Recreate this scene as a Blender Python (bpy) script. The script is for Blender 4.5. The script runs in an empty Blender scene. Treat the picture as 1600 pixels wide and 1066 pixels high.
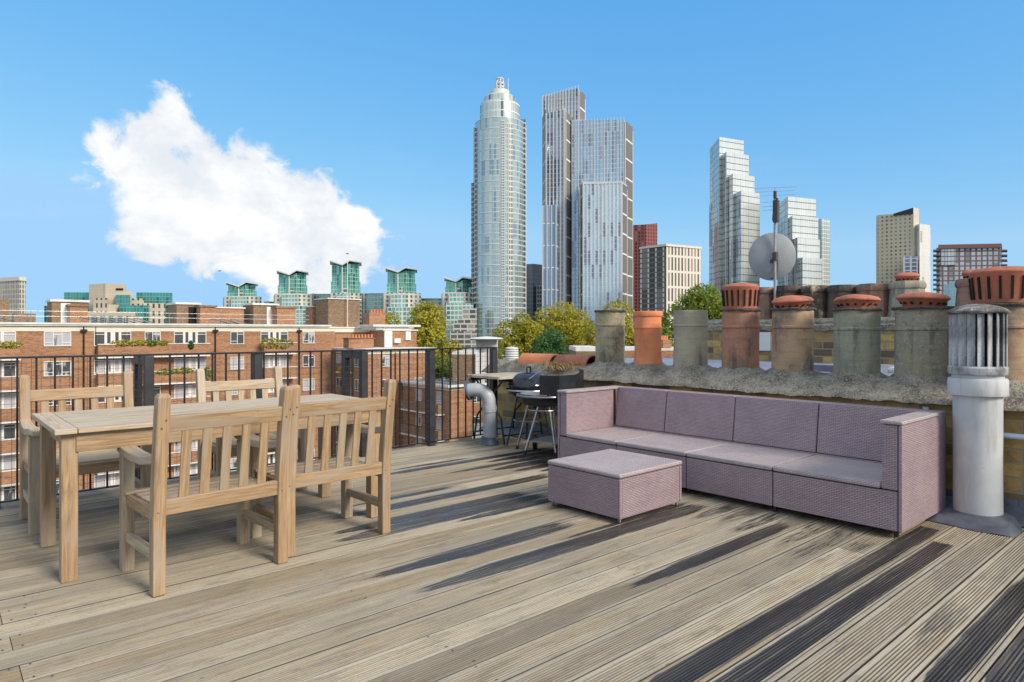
import bpy, bmesh, math, random
import numpy as np
from mathutils import Vector, Matrix, noise as mnoise
R_ = math.radians
random.seed(7); rng = np.random.default_rng(7)
scene = bpy.context.scene; COL = scene.collection

# ---------------------------------------------------------------- camera, sky, sun, exposure
FX, FY, RX, RY = .6607, .7506, .7506, -.6607          # viewing direction and its right-hand direction on the ground
FOC, HOR, HCAM = 1030., 520., 1.25
cam = bpy.data.objects.new('camera', bpy.data.cameras.new('camera')); COL.objects.link(cam)
cam.location = (0, 0, HCAM); cam.rotation_euler = (R_(90), 0, -math.atan2(FX, FY))
cam.data.sensor_width = 36; cam.data.lens = 36*FOC/1600; cam.data.shift_y = -13/1600
cam.data.clip_start = .05; cam.data.clip_end = 9000
scene.camera = cam
def P(px, d):                                           # survey helper: bearing of a far thing + its distance -> ground point
    k = (px-800)/FOC; return Vector(((RX*k+FX)*d, (RY*k+FY)*d))
def Z(py, d): return HCAM+(HOR-py)*d/FOC

SUN_DIR = Vector((.16, -.98, 0)).normalized()           # towards the sun, on the ground
SUN_EL = R_(33)
sun = bpy.data.objects.new('sun', bpy.data.lights.new('sun', 'SUN')); COL.objects.link(sun)
sd = Vector((SUN_DIR.x*math.cos(SUN_EL), SUN_DIR.y*math.cos(SUN_EL), math.sin(SUN_EL)))
sun.rotation_euler = sd.to_track_quat('Z', 'Y').to_euler(); sun.location = (0, -20, 40)
sun.data.energy = 1.75; sun.data.angle = R_(18); sun.data.color = (1, .88, .72)
scene.view_settings.view_transform = 'Standard'; scene.view_settings.look = 'None'
scene.view_settings.exposure = 1.08; scene.view_settings.gamma = 1
W = bpy.data.worlds.new('World'); scene.world = W; W.use_nodes = True

class T:
    """small node-tree writer"""
    def __init__(s, nt): s.nt = nt
    def n(s, typ, ins=None, **props):
        nd = s.nt.nodes.new('ShaderNode'+typ)
        for k, v in props.items(): setattr(nd, k, v)
        for k, v in (ins or {}).items():
            sk = nd.inputs[k]
            if isinstance(v, bpy.types.NodeSocket): s.nt.links.new(v, sk)
            else:
                if sk.type == 'RGBA' and len(v) == 3: v = (*v, 1)
                sk.default_value = v
        return nd
    def math(s, op, a, b=0., c=0., clamp=False):
        return s.n('Math', {0: a, 1: b, 2: c}, operation=op, use_clamp=clamp).outputs[0]
    def mix(s, f, a, b, blend='MIX'):
        return s.n('Mix', {0: f, 6: a, 7: b}, data_type='RGBA', blend_type=blend).outputs[2]
    def noise(s, vec, scale=5., detail=4., rough=.55, dist=0.):
        return s.n('TexNoise', {'Vector': vec, 'Scale': scale, 'Detail': detail, 'Roughness': rough, 'Distortion': dist}).outputs[0]
    def step(s, v, a, b):
        return s.n('MapRange', {0: v, 1: a, 2: b, 3: 0., 4: 1.}, interpolation_type='SMOOTHSTEP').outputs[0]
    def ramp(s, f, stops):
        nd = s.n('ValToRGB', {0: f}); cr = nd.color_ramp
        while len(cr.elements) < len(stops): cr.elements.new(.5)
        for e, (p, c) in zip(cr.elements, stops): e.position = p; e.color = (*c, 1)
        return nd.outputs[0]
    def scale(s, vec, sc):
        return s.n('Mapping', {'Vector': vec, 'Scale': sc}).outputs[0]
    def uv(s): return s.n('TexCoord').outputs['UV']
    def obj(s): return s.n('TexCoord').outputs['Object']
    def pos(s): return s.n('NewGeometry').outputs['Position']
    def bump(s, h, strength=.3, dist=.01):
        return s.n('Bump', {'Height': h, 'Strength': strength, 'Distance': dist}).outputs[0]

# sky: Nishita with one cumulus bank low in the north-west
t = T(W.node_tree); W.node_tree.nodes.clear()
sky = t.n('TexSky', sky_type='NISHITA', sun_disc=False, sun_elevation=SUN_EL, sun_rotation=math.atan2(SUN_DIR.x, SUN_DIR.y), air_density=1.0, dust_density=.35, ozone_density=2.6, altitude=30)
skyc = t.n('HueSaturation', {'Saturation': 1.12, 'Value': 1.0, 'Color': sky.outputs[0]}).outputs[0]
sr = t.n('SeparateColor', {0: skyc})                    # grade of the sky: the photograph's even, saturated blue
def grade(ch, pw, sc): return t.math('MULTIPLY', t.math('POWER', t.math('MULTIPLY', sr.outputs[ch], .1464), pw), sc*4.4)
skyc = t.n('CombineColor', {0: t.math('MINIMUM', grade(0, .88, .75), .335*4.4), 1: t.math('MINIMUM', grade(1, .48, .73), .59*4.4), 2: grade(2, .20, .87)}).outputs[0]
dirv = t.n('TexCoord').outputs['Generated']
sx = t.n('SeparateXYZ', {0: dirv})
az = t.math('ARCTAN2', sx.outputs[0], sx.outputs[1]); el = t.math('ARCSINE', sx.outputs[2])
YAW = math.atan2(FX, FY)
def azel(px, py):
    a = math.atan((px-800)/FOC); return YAW+a, math.atan((HOR-py)/FOC*math.cos(a))
fld = None
for (px, py, rx, ry, w) in [(268, 170, 26, 26, .9), (262, 225, 52, 50, 1.1), (195, 235, 48, 38, 1), (146, 212, 22, 26, .75), (300, 300, 115, 68, 1.3), (385, 330, 100, 75, 1.2), (460, 365, 85, 62, 1.1),
                            (545, 350, 50, 50, 1.1), (555, 385, 45, 40, .9), (235, 350, 62, 34, .9), (330, 385, 110, 36, .9), (450, 425, 95, 46, 1.05), (500, 395, 80, 48, .8), (400, 250, 40, 26, .5), (520, 430, 55, 30, .6)]:
    a0, e0 = azel(px, py)
    qa = t.math('POWER', t.math('MULTIPLY', t.math('SUBTRACT', az, a0), FOC/rx*1.12), 2.); qe = t.math('POWER', t.math('MULTIPLY', t.math('SUBTRACT', el, e0), FOC/ry*1.06), 2.)
    g = t.math('MULTIPLY', t.math('POWER', 2.718, t.math('MULTIPLY', t.math('ADD', qa, qe), -.9)), w)
    fld = g if fld is None else t.math('ADD', fld, g)
nz = t.noise(t.scale(dirv, (1, 1, 1.2)), 15, 11, .62, .5)
nz2 = t.noise(dirv, 30, 8, .6)
raw = fld; fld = t.math('MINIMUM', fld, 1.55)
fld = t.math('ADD', fld, t.math('ADD', t.math('MULTIPLY', t.math('SUBTRACT', nz, .5), 3.6), t.math('MULTIPLY', t.math('SUBTRACT', nz2, .5), 1.1)))
dens = t.step(fld, .49, 1.22)
wisp = t.math('MULTIPLY', t.step(t.noise(t.scale(dirv, (1, 1, 4.5)), 5, 8, .6), .55, .9), .22)
wisp = t.math('MULTIPLY', wisp, t.step(el, .42, .02))
dens = t.math('MULTIPLY', dens, t.step(raw, .03, .3))
# broken cloud added out of view overhead and behind, to whiten light and reflections
fw = t.math('ADD', t.math('MULTIPLY', sx.outputs[0], FX), t.math('MULTIPLY', sx.outputs[1], FY))
zone = t.math('MAXIMUM', t.step(el, .52, .80), t.step(fw, .50, .20))
brk = t.math('MULTIPLY', t.step(t.noise(t.scale(dirv, (1, 1, 1.5)), 2.6, 7, .6, .3), .33, .56), zone)
dens = t.math('MAXIMUM', dens, brk)
dens = t.math('MAXIMUM', dens, wisp)
shade = t.step(t.math('ADD', t.noise(t.scale(dirv, (1, 1, 1.6)), 9, 7, .6), t.math('MULTIPLY', t.math('SUBTRACT', fld, 1.2), .12)), .36, .72)
cloudc = t.mix(shade, (3.15, 3.35, 3.58), (4.15, 4.15, 4.15))
bgc = t.mix(dens, skyc, cloudc)
bg = t.n('Background', {'Color': bgc, 'Strength': .12})
W.node_tree.links.new(bg.outputs[0], t.n('OutputWorld').inputs[0])

# ---------------------------------------------------------------- mesh builder
class MB:
    def __init__(s): s.v, s.f, s.u, s.s = [], [], [], []
    def add(s, vs): i = len(s.v); s.v += [tuple(p) for p in vs]; return i
    def face(s, idx, uv, smooth=False): s.f.append(tuple(idx)); s.u.append(uv); s.s.append(smooth)
    def box(s, c, d, M=None, taper=1.):
        """box centre c, size d, rotation M; UVs in metres, u along the longest side"""
        c = Vector(c); h = [x/2 for x in d]; L = max(range(3), key=lambda k: d[k]); off = (random.random()*9, random.random()*9)
        P8 = [Vector((x*h[0]*(taper if z > 0 else 1), y*h[1]*(taper if z > 0 else 1), z*h[2])) for z in (-1, 1) for y in (-1, 1) for x in (-1, 1)]
        i = s.add([(M @ p if M else p)+c for p in P8])
        for q, ax in (((0, 2, 3, 1), 2), ((4, 5, 7, 6), 2), ((0, 1, 5, 4), 1), ((2, 6, 7, 3), 1), ((0, 4, 6, 2), 0), ((1, 3, 7, 5), 0)):
            o = [a for a in range(3) if a != ax]
            if L in o: ua, va = L, [a for a in o if a != L][0]
            else: ua, va = o
            s.face([i+k for k in q], [(P8[k][ua]+off[0], P8[k][va]+off[1]+.31*ax) for k in q])
        return s
    def rect(s, x0, x1, y0, y1, z0, z1): return s.box(((x0+x1)/2, (y0+y1)/2, (z0+z1)/2), (x1-x0, y1-y0, z1-z0))
    def beam(s, a, b, w, h, up=(0, 0, 1)):
        a, b = Vector(a), Vector(b); x = (b-a).normalized(); u = Vector(up)
        y = u.cross(x)
        if y.length < 1e-4: y = Vector((0, 1, 0)).cross(x)
        y.normalize(); z = x.cross(y)
        return s.box((a+b)/2, ((b-a).length, w, h), Matrix((x, y, z)).transposed())
    def tube(s, pts, r, n=10, caps=True, smooth=True):
        pts = [Vector(p) for p in pts]; rs = r if isinstance(r, (list, tuple)) else [r]*len(pts); rings = []; L = 0; prev = None
        for k, p in enumerate(pts):
            d = (pts[min(k+1, len(pts)-1)]-pts[max(k-1, 0)]).normalized()
            if prev is None: a = Vector((0, 0, 1)) if abs(d.z) < .9 else Vector((1, 0, 0)); x = d.cross(a).normalized()
            else: x = (prev-d*prev.dot(d)).normalized()
            prev = x; y = d.cross(x)
            if k: L += (p-pts[k-1]).length
            rings.append((s.add([p+(x*math.cos(q*2*math.pi/n)+y*math.sin(q*2*math.pi/n))*rs[k] for q in range(n)]), L))
        for (i, l0), (j, l1) in zip(rings, rings[1:]):
            for q in range(n):
                q2 = (q+1) % n; c = 2*math.pi*max(rs)/n
                s.face((i+q, i+q2, j+q2, j+q), [(l0, q*c), (l0, (q+1)*c), (l1, (q+1)*c), (l1, q*c)], smooth)
        if caps:
            i = rings[0][0]; s.face([i+q for q in reversed(range(n))], [(math.cos(q), math.sin(q)) for q in range(n)])
            i = rings[-1][0]; s.face([i+q for q in range(n)], [(math.cos(q), math.sin(q)) for q in range(n)])
        return s
    def lathe(s, prof, n=32, c=(0, 0, 0), phase=0., smooth=True, fr=None, cap0=False, cap1=False):
        """profile [(r,z)]; fr(angle,z)->(r,z) offsets"""
        c = Vector(c); rows = []; L = 0
        for k, (r, z) in enumerate(prof):
            if k: L += math.hypot(r-prof[k-1][0], z-prof[k-1][1])
            pts = []
            for q in range(n):
                a = phase+q*2*math.pi/n; dr, dz = fr(a, z) if fr else (0, 0)
                pts.append(c+Vector(((r+dr)*math.cos(a), (r+dr)*math.sin(a), z+dz)))
            rows.append((s.add(pts), L, r))
        for (i, l0, r0), (j, l1, r1) in zip(rows, rows[1:]):
            for q in range(n):
                q2 = (q+1) % n; w = 2*math.pi*max(r0, r1)/n
                s.face((i+q, i+q2, j+q2, j+q), [(q*w, l0), ((q+1)*w, l0), ((q+1)*w, l1), (q*w, l1)], smooth)
        if cap0: s.face([rows[0][0]+q for q in reversed(range(n))], [(0, 0)]*n)
        if cap1: s.face([rows[-1][0]+q for q in range(n)], [(0, 0)]*n)
        return s
    def prism(s, poly, z0, z1, ztop=None, bottom=False, top=True):
        """poly counter-clockwise; walls get UV = (metres along the wall, height)"""
        n = len(poly); zt = ztop if ztop else [z1]*n
        b = s.add([(p[0], p[1], z0) for p in poly]); tt = s.add([(p[0], p[1], zt[k]) for k, p in enumerate(poly)]); L = 0
        for k in range(n):
            k2 = (k+1) % n; w = math.hypot(poly[k2][0]-poly[k][0], poly[k2][1]-poly[k][1])
            s.face((b+k, b+k2, tt+k2, tt+k), [(L, z0), (L+w, z0), (L+w, zt[k2]), (L, zt[k])]); L += w
        if top: s.face([tt+k for k in range(n)], [(.02, z1+.02)]*n)
        if bottom: s.face([b+k for k in reversed(range(n))], [(.02, .02)]*n)
        return s
    def grid(s, fn, nu, nv, smooth=True, closed_u=False):
        i = s.add([fn(a/nu, b/nv) for b in range(nv+1) for a in range(nu+1)])
        for b in range(nv):
            for a in range(nu):
                k = i+b*(nu+1)+a; q = (k, k+1, k+nu+2, k+nu+1)
                s.face(q, [tuple(s.v[z][:2]) for z in q], smooth)
        return s
    def build(s, name, m, parent=None, bevel=0., cat=None, label=None, group=None, kind=None, sharp=35, loc=None):
        me = bpy.data.meshes.new(name); me.from_pydata(s.v, [], s.f)
        l = me.uv_layers.new(name='UVMap'); l.data.foreach_set('uv', [c for f in s.u for p in f for c in p])
        me.polygons.foreach_set('use_smooth', s.s); me.update()
        if any(s.s): me.set_sharp_from_angle(angle=R_(sharp))
        me.materials.append(m)
        o = bpy.data.objects.new(name, me); COL.objects.link(o)
        if bevel:
            b = o.modifiers.new('bevel', 'BEVEL'); b.width = bevel; b.segments = 2; b.limit_method = 'ANGLE'; b.angle_limit = R_(50)
        if parent: o.parent = parent
        if loc: o.location = loc
        tag(o, cat, label, group, kind); return o
def tag(o, cat=None, label=None, group=None, kind=None):
    if cat: o['category'] = cat
    if label: o['label'] = label
    if group: o['group'] = group
    if kind: o['kind'] = kind
    return o
def thing(name, cat, label, loc=(0, 0, 0), rz=0., group=None):
    o = bpy.data.objects.new(name, None); COL.objects.link(o); o.location = loc; o.rotation_euler = (0, 0, rz); o.empty_display_size = .1
    return tag(o, cat, label, group)
def dup(root, loc=None, rz=None, label=None, group=None, parent=None):
    r = root.copy(); COL.objects.link(r)
    if loc is not None: r.location = loc
    if rz is not None: r.rotation_euler = (0, 0, rz)
    if label: r['label'] = label
    if group: r['group'] = group
    if parent is not None: r.parent = parent
    for ch in list(root.children): dup(ch, parent=r)
    return r
def rot(ax, deg): return Matrix.Rotation(R_(deg), 3, ax)

# ---------------------------------------------------------------- materials
def mat(name, fn, rough=.6, metal=0., spec=.5):
    m = bpy.data.materials.new(name); m.use_nodes = True; t = T(m.node_tree)
    b = m.node_tree.nodes['Principled BSDF']; b.inputs['Roughness'].default_value = rough; b.inputs['Metallic'].default_value = metal; b.inputs['Specular IOR Level'].default_value = spec
    r = fn(t)
    if not isinstance(r, dict): r = {'Base Color': r}
    for k, v in r.items():
        if isinstance(v, bpy.types.NodeSocket): m.node_tree.links.new(v, b.inputs[k])
        else: b.inputs[k].default_value = (*v, 1) if isinstance(v, tuple) and len(v) == 3 else v
    return m
def plain(name, c, rough=.6, metal=0., var=.15, sc=6., bump=0.):
    def fn(t):
        n = t.noise(t.obj(), sc, 6, .6); d = tuple(x*(1-var) for x in c); l = tuple(min(1, x*(1+var)) for x in c)
        r = {'Base Color': t.mix(t.step(n, .3, .7), d, l)}
        if bump: r['Normal'] = t.bump(t.noise(t.obj(), sc*4, 5), bump, .01)
        return r
    return mat(name, fn, rough, metal)

def teak(name, a, b, grey, gfac):
    def fn(t):
        uv = t.uv(); info = t.n('ObjectInfo').outputs['Random']
        g = t.noise(t.scale(uv, (2.6, 62, 1)), 1, 7, .7, 1.2); g2 = t.noise(t.scale(uv, (1.1, 16, 1)), 1.3, 5, .65, 1.5); big = t.noise(t.scale(uv, (1.6, 7, 1)), 1.3, 4, .5, .4)
        c = t.mix(t.step(g, .34, .66), a, b); c = t.mix(t.math('MULTIPLY', t.step(g2, .50, .66), .55), c, tuple(x*.55 for x in a))
        c = t.mix(t.math('MULTIPLY', t.step(big, .44, .62), gfac), c, grey); pale = t.noise(t.scale(uv, (3, 24, 1)), .8, 6, .7, .8); c = t.mix(t.math('MULTIPLY', t.step(pale, .55, .70), .4), c, (.57, .46, .31))
        g3 = t.noise(t.scale(uv, (7, 210, 1)), 1, 5, .7); c = t.mix(t.math('MULTIPLY', t.step(g3, .50, .66), .28), c, (.17, .105, .055))
        spots = t.step(t.noise(t.scale(uv, (9, 22, 1)), 2.2, 3, .5), .70, .78)
        c = t.mix(t.math('MULTIPLY', spots, .6), c, (.10, .065, .04))
        c = t.n('HueSaturation', {'Value': t.math('ADD', .88, t.math('MULTIPLY', info, .24)), 'Color': c}).outputs[0]
        return {'Base Color': c, 'Normal': t.bump(g, .25, .002)}
    return mat(name, fn, .68)
M = {}
M['teak'] = teak('weathered_teak', (.285, .18, .095), (.47, .325, .185), (.37, .30, .225), .75)
M['teak_grey'] = teak('silvered_teak', (.38, .29, .185), (.55, .445, .315), (.45, .40, .325), .7)

def deck_fn(t):
    p = t.pos(); geo = t.n('NewGeometry').outputs['Random Per Island']
    wet_dark_a = t.n('Attribute', attribute_name='wet').outputs['Fac']; gr = t.n('Attribute', attribute_name='groove').outputs['Fac']
    off = t.n('CombineXYZ', {0: t.math('MULTIPLY', geo, 37.), 1: t.math('MULTIPLY', geo, 11.), 2: 0.}).outputs[0]
    q = t.n('VectorMath', {0: p, 1: off}, operation='ADD').outputs[0]
    fine = t.noise(t.scale(q, (2.4, 110, 1)), 1, 8, .72); streak = t.noise(t.scale(q, (.55, 9, 1)), 1.5, 5, .6, .5); blot = t.noise(t.scale(q, (2.6, 11, 1)), 1.2, 9, .72, .2); dirt = t.noise(p, 55, 6, .75)
    base = t.ramp(geo, [(0, (.235, .20, .148)), (.18, (.335, .272, .18)), (.36, (.465, .405, .305)), (.5, (.265, .23, .175)), (.66, (.54, .475, .36)), (.82, (.345, .292, .208)), (1, (.485, .42, .315))])
    c = t.mix(t.math('MULTIPLY', t.step(fine, .40, .66), .55), base, (.13, .11, .085))
    c = t.mix(t.math('MULTIPLY', t.step(streak, .48, .66), .45), c, (.52, .475, .395)); grey = t.noise(t.scale(q, (.8, 2.2, 1)), .9, 5, .6)
    c = t.mix(t.math('MULTIPLY', t.step(grey, .46, .60), .38), c, (.245, .23, .20)); c = t.mix(t.math('MULTIPLY', t.step(dirt, .54, .68), .35), c, (.11, .095, .075))
    c = t.mix(t.math('MULTIPLY', t.step(blot, .51, .65), .42), c, (.12, .108, .088))
    oran = t.step(t.noise(t.scale(q, (1.2, 6, 1)), .9, 3, .5), .6, .75)
    c = t.mix(t.math('MULTIPLY', oran, .45), c, (.36, .235, .11))
    kn = t.step(t.noise(t.scale(q, (14, 60, 1)), 1.1, 2, .5), .74, .80)
    c = t.mix(t.math('MULTIPLY', kn, .6), c, (.05, .04, .03))
    c = t.mix(t.math('MULTIPLY', gr, .92), c, (.035, .03, .024))
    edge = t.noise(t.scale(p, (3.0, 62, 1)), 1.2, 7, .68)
    w = t.step(t.math('ADD', wet_dark_a, t.math('MULTIPLY', t.math('SUBTRACT', edge, .5), 1.3)), .34, .68)
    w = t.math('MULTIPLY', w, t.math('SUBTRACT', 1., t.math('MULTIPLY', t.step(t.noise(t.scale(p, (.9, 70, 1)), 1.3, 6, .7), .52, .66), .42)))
    wet_dark_c = t.mix(t.math('MULTIPLY', t.step(streak, .3, .8), .8), (.022, .022, .027), (.07, .064, .062))
    c = t.mix(t.math('MULTIPLY', w, .93), c, wet_dark_c)
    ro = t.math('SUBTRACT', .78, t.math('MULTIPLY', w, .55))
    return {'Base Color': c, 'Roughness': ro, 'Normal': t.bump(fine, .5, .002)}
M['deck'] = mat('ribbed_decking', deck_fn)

def rattan_fn(t, lo=(.405, .30, .345), hi=(.48, .37, .405)):
    uv = t.uv(); info = t.n('NewGeometry').outputs['Random Per Island']
    br = t.n('TexBrick', {'Vector': uv, 'Scale': 1., 'Brick Width': .032, 'Row Height': .0112, 'Mortar Size': .0016, 'Mortar Smooth': .6, 'Color1': (.62, .62, .62), 'Color2': (.95, .95, .95), 'Mortar': (0, 0, 0)}, offset=.5)
    big = t.noise(t.scale(uv, (3, 3, 1)), 1.4, 5, .6); rows = t.noise(t.scale(uv, (.6, 60, 1)), 1, 3)
    c = t.mix(t.step(big, .3, .75), (*lo, ), (*hi, ))
    c = t.mix(t.math('MULTIPLY', t.step(rows, .35, .7), .35), c, tuple(x*1.1 for x in hi))
    c = t.mix(t.math('MULTIPLY', br.outputs['Fac'], .48), c, (.13, .095, .115))
    c = t.mix(.5, c, t.mix(1., c, br.outputs['Color'], 'MULTIPLY'))
    return {'Base Color': c, 'Normal': t.bump(t.math('SUBTRACT', 1., br.outputs['Fac']), .8, .004)}
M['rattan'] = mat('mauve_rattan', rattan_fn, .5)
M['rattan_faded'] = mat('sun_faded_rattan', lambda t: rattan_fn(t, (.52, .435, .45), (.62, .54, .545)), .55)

def brick_fn(c1, c2, c3, mortar, grime=.5, bw=.225, rh=.078, bump=.5, band=0.):
    def fn(t):
        uv = t.uv(); info = None
        br = t.n('TexBrick', {'Vector': uv, 'Scale': 1., 'Brick Width': bw, 'Row Height': rh, 'Mortar Size': .009, 'Mortar Smooth': .3, 'Bias': 0., 'Color1': (0, 0, 0), 'Color2': (1, 1, 1), 'Mortar': (.5, .5, .5)}, offset=.5)
        v = t.n('SeparateColor', {0: br.outputs['Color']}).outputs[0]
        c = t.ramp(v, [(0, c1), (.45, c2), (1, c3)])
        n = t.noise(t.scale(uv, (1, 1, 1)), 9, 6, .65); c = t.mix(t.math('MULTIPLY', t.step(n, .42, .75), grime), c, tuple(x*.35 for x in c2))
        if band:
            bn = t.noise(t.scale(uv, (.22, 2.3, 1)), 1, 5, .65); c = t.mix(t.math('MULTIPLY', t.step(bn, .4, .7), band), c, c3)
            bn2 = t.noise(t.scale(uv, (.3, 1.7, 1)), 1.3, 5, .65); c = t.mix(t.math('MULTIPLY', t.step(bn2, .5, .75), band), c, c1)
        c = t.mix(br.outputs['Fac'], c, mortar)
        return {'Base Color': c, 'Normal': t.bump(t.math('ADD', t.math('SUBTRACT', 1., br.outputs['Fac']), t.math('MULTIPLY', n, .5)), bump, .012)}
    return fn
M['stock_brick'] = mat('yellow_stock_brick', brick_fn((.13, .10, .075), (.36, .24, .10), (.55, .38, .135), (.30, .25, .15), .75, rh=.095, bw=.24), .85)
M['red_brick'] = mat('red_brick', brick_fn((.215, .078, .042), (.335, .138, .07), (.46, .24, .12), (.33, .245, .165), .4, bump=.2, band=.85), .85)
M['brown_brick'] = mat('brown_brick', brick_fn((.12, .075, .05), (.21, .13, .08), (.32, .20, .11), (.24, .19, .13), .5, bump=.2, band=.3), .85)

def mortar_fn(t):
    p = t.pos(); n = t.noise(p, 7, 8, .68); f = t.noise(p, 60, 4, .7); v = t.n('TexVoronoi', {'Vector': p, 'Scale': 75.}).outputs['Distance']
    c = t.ramp(n, [(.25, (.07, .063, .053)), (.45, (.20, .18, .145)), (.6, (.36, .33, .27)), (.78, (.20, .19, .105))])
    c = t.mix(t.step(f, .46, .66), c, (.44, .41, .35)); c = t.mix(t.math('MULTIPLY', t.step(t.noise(p, 48, 4, .7), .54, .66), .75), c, (.06, .055, .046)); peb = t.step(v, .22, .10)
    c = t.mix(t.math('MULTIPLY', peb, .55), c, (.45, .42, .37))
    big = t.step(t.noise(p, 1.6, 4, .6), .52, .66); c = t.mix(t.math('MULTIPLY', big, .6), c, (.075, .068, .055))
    return {'Base Color': c, 'Normal': t.bump(t.math('ADD', f, t.math('MULTIPLY', n, 2.)), .9, .02)}
M['mortar'] = mat('mossy_flaunching_mortar', mortar_fn, .92)

def pot_fn(a, b, stain, sfac, lich=.0, bands=.5, g=1.22):
    a, b, stain = (tuple(x*g for x in q) for q in (a, b, stain))
    def fn(t):
        o = t.obj(); n = t.noise(o, 5, 7, .65, .4); h = t.noise(t.scale(o, (1.5, 1.5, 24)), 1.6, 4, .6); f = t.noise(o, 38, 4, .65)
        c = t.mix(t.step(n, .35, .68), a, b); c = t.mix(t.math('MULTIPLY', t.step(h, .45, .75), bands), c, tuple(x*.62 for x in b))
        c = t.mix(t.math('MULTIPLY', t.step(t.noise(o, 3.6, 7, .68), .48, .60), sfac), c, stain)
        run = t.noise(t.scale(o, (1, 1, .09)), 17, 5, .65); c = t.mix(t.math('MULTIPLY', t.math('MULTIPLY', t.step(run, .50, .66), t.step(t.noise(o, 2.6, 4, .6), .36, .60)), .62 if sfac > .3 else .15), c, (.05, .045, .04))
        c = t.mix(t.math('MULTIPLY', t.step(f, .54, .64), lich), c, (.50, .45, .24))
        c = t.mix(t.math('MULTIPLY', t.step(t.noise(o, 21, 4, .6), .62, .70), .7*lich+.15), c, (.035, .03, .026))
        return {'Base Color': c, 'Normal': t.bump(t.math('ADD', f, h), .35, .006)}
    return fn
M['pot_buff'] = mat('lichened_buff_clay', pot_fn((.34, .30, .20), (.24, .22, .15), (.12, .11, .085), .7, .5), .85)
M['pot_terra'] = mat('clean_terracotta', pot_fn((.60, .215, .095), (.52, .175, .075), (.45, .16, .08), .25, .0, .2), .75)
M['pot_grey'] = mat('grey_buff_clay', pot_fn((.35, .32, .23), (.28, .265, .2), (.20, .19, .16), .5, .12, .35), .85)
M['pot_red'] = mat('sooty_red_clay', pot_fn((.36, .175, .11), (.30, .165, .115), (.16, .115, .095), .7, .1, .5), .82)
M['pot_mixed'] = mat('rust_and_buff_clay', pot_fn((.37, .275, .17), (.30, .17, .11), (.145, .12, .11), .8, .25, .5), .82)
M['pot_green'] = mat('greenish_grey_clay', pot_fn((.265, .255, .19), (.215, .235, .195), (.17, .15, .125), .5, .3, .5), .82)
M['pot_stone'] = mat('spotted_grey_clay', pot_fn((.25, .24, .19), (.21, .205, .17), (.30, .26, .15), .55, .55, .4), .82)
M['cap_red'] = mat('red_terracotta_cap', pot_fn((.42, .135, .075), (.36, .12, .07), (.21, .09, .065), .5, .03, .3), .75)
M['pot_black'] = mat('soot_dark_clay', pot_fn((.085, .06, .047), (.06, .046, .038), (.028, .025, .023), .75, .1, .4), .88)
M['pot_patch'] = mat('soot_black_clay_with_cream_patch', pot_fn((.075, .058, .046), (.05, .04, .034), (.46, .38, .21), .95, .15, .4), .88)
M['pot_soot_red'] = mat('sooty_brown_clay', pot_fn((.25, .145, .10), (.19, .12, .09), (.08, .065, .055), .8, .1, .4), .88)
M['soot'] = plain('soot', (.012, .011, .011), .95)  # near-black; also stands for shade in vent holes, a doorway and furniture seams
M['rim'] = plain('dark_mortar_rim', (.075, .068, .058), .92, var=.5, sc=30, bump=.5)

M['iron'] = plain('black_painted_iron', (.024, .023, .027), .38, .3, .3, 20)
M['iron_grey'] = plain('dark_grey_box_section', (.045, .047, .055), .45, .3, .25, 8)
M['wire'] = plain('galvanised_wire', (.16, .155, .155), .45, .6)
M['steel'] = plain('brushed_steel', (.55, .56, .58), .3, .9, .2, 14)
M['enamel'] = plain('dark_blue_enamel', (.014, .017, .028), .10, .0, .3, 5)
M['blacksheet'] = plain('matt_black_sheet', (.028, .031, .036), .42, .4, .35, 6)
M['plastic_black'] = plain('black_plastic', (.02, .02, .022), .5)
M['pvc'] = plain('grey_pvc', (.40, .43, .47), .42, 0, .08, 7)
M['lead'] = plain('lead_sheet', (.135, .15, .19), .5, .25, .35, 5, .25)
def whitepipe_fn(t):
    o = t.obj(); n = t.noise(o, 4, 6, .6); st = t.noise(t.scale(o, (9, 9, .9)), 1.5, 6, .65); f = t.noise(o, 30, 4, .6)
    c = t.mix(t.step(n, .3, .75), (.47, .495, .515), (.585, .605, .62)); c = t.mix(t.math('MULTIPLY', t.step(st, .52, .70), .6), c, (.33, .335, .33))
    c = t.mix(t.math('MULTIPLY', t.step(f, .66, .74), .3), c, (.3, .28, .26))
    return {'Base Color': c, 'Normal': t.bump(t.math('ADD', n, t.math('MULTIPLY', f, .3)), .3, .008)}
M['white_pipe'] = mat('white_painted_flue', whitepipe_fn, .6)
def cowl_fn(t):
    o = t.obj(); n = t.noise(t.scale(o, (6, 6, 2.2)), 1.6, 7, .68); f = t.noise(o, 40, 4, .6)
    c = t.ramp(n, [(.3, (.05, .05, .055)), (.45, (.24, .25, .27)), (.62, (.50, .52, .55))]); c = t.mix(t.math('MULTIPLY', t.step(f, .55, .7), .5), c, (.09, .09, .09))
    return {'Base Color': c, 'Normal': t.bump(f, .3, .006)}
M['cowl'] = mat('soot_streaked_white_cowl', cowl_fn, .7)
def cowlcap_fn(t):
    o = t.obj(); n = t.noise(o, 9, 7, .65); f = t.noise(o, 34, 5, .65)
    c = t.ramp(n, [(.35, (.06, .055, .055)), (.55, (.20, .19, .185)), (.72, (.50, .48, .45))]); c = t.mix(t.step(f, .60, .68), c, (.62, .6, .57))
    return {'Base Color': c, 'Normal': t.bump(f, .4, .01)}
M['cowl_cap'] = mat('lichened_cowl_cap', cowlcap_fn, .85)
M['cream'] = plain('cream_fascia_paint', (.70, .665, .56), .6, 0, .06, .7)
M['white'] = plain('white_gloss_paint', (.70, .70, .68), .45, 0, .05, 2)
M['offwhite'] = plain('grubby_white_render', (.68, .68, .66), .7, 0, .12, 1.2)
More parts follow.
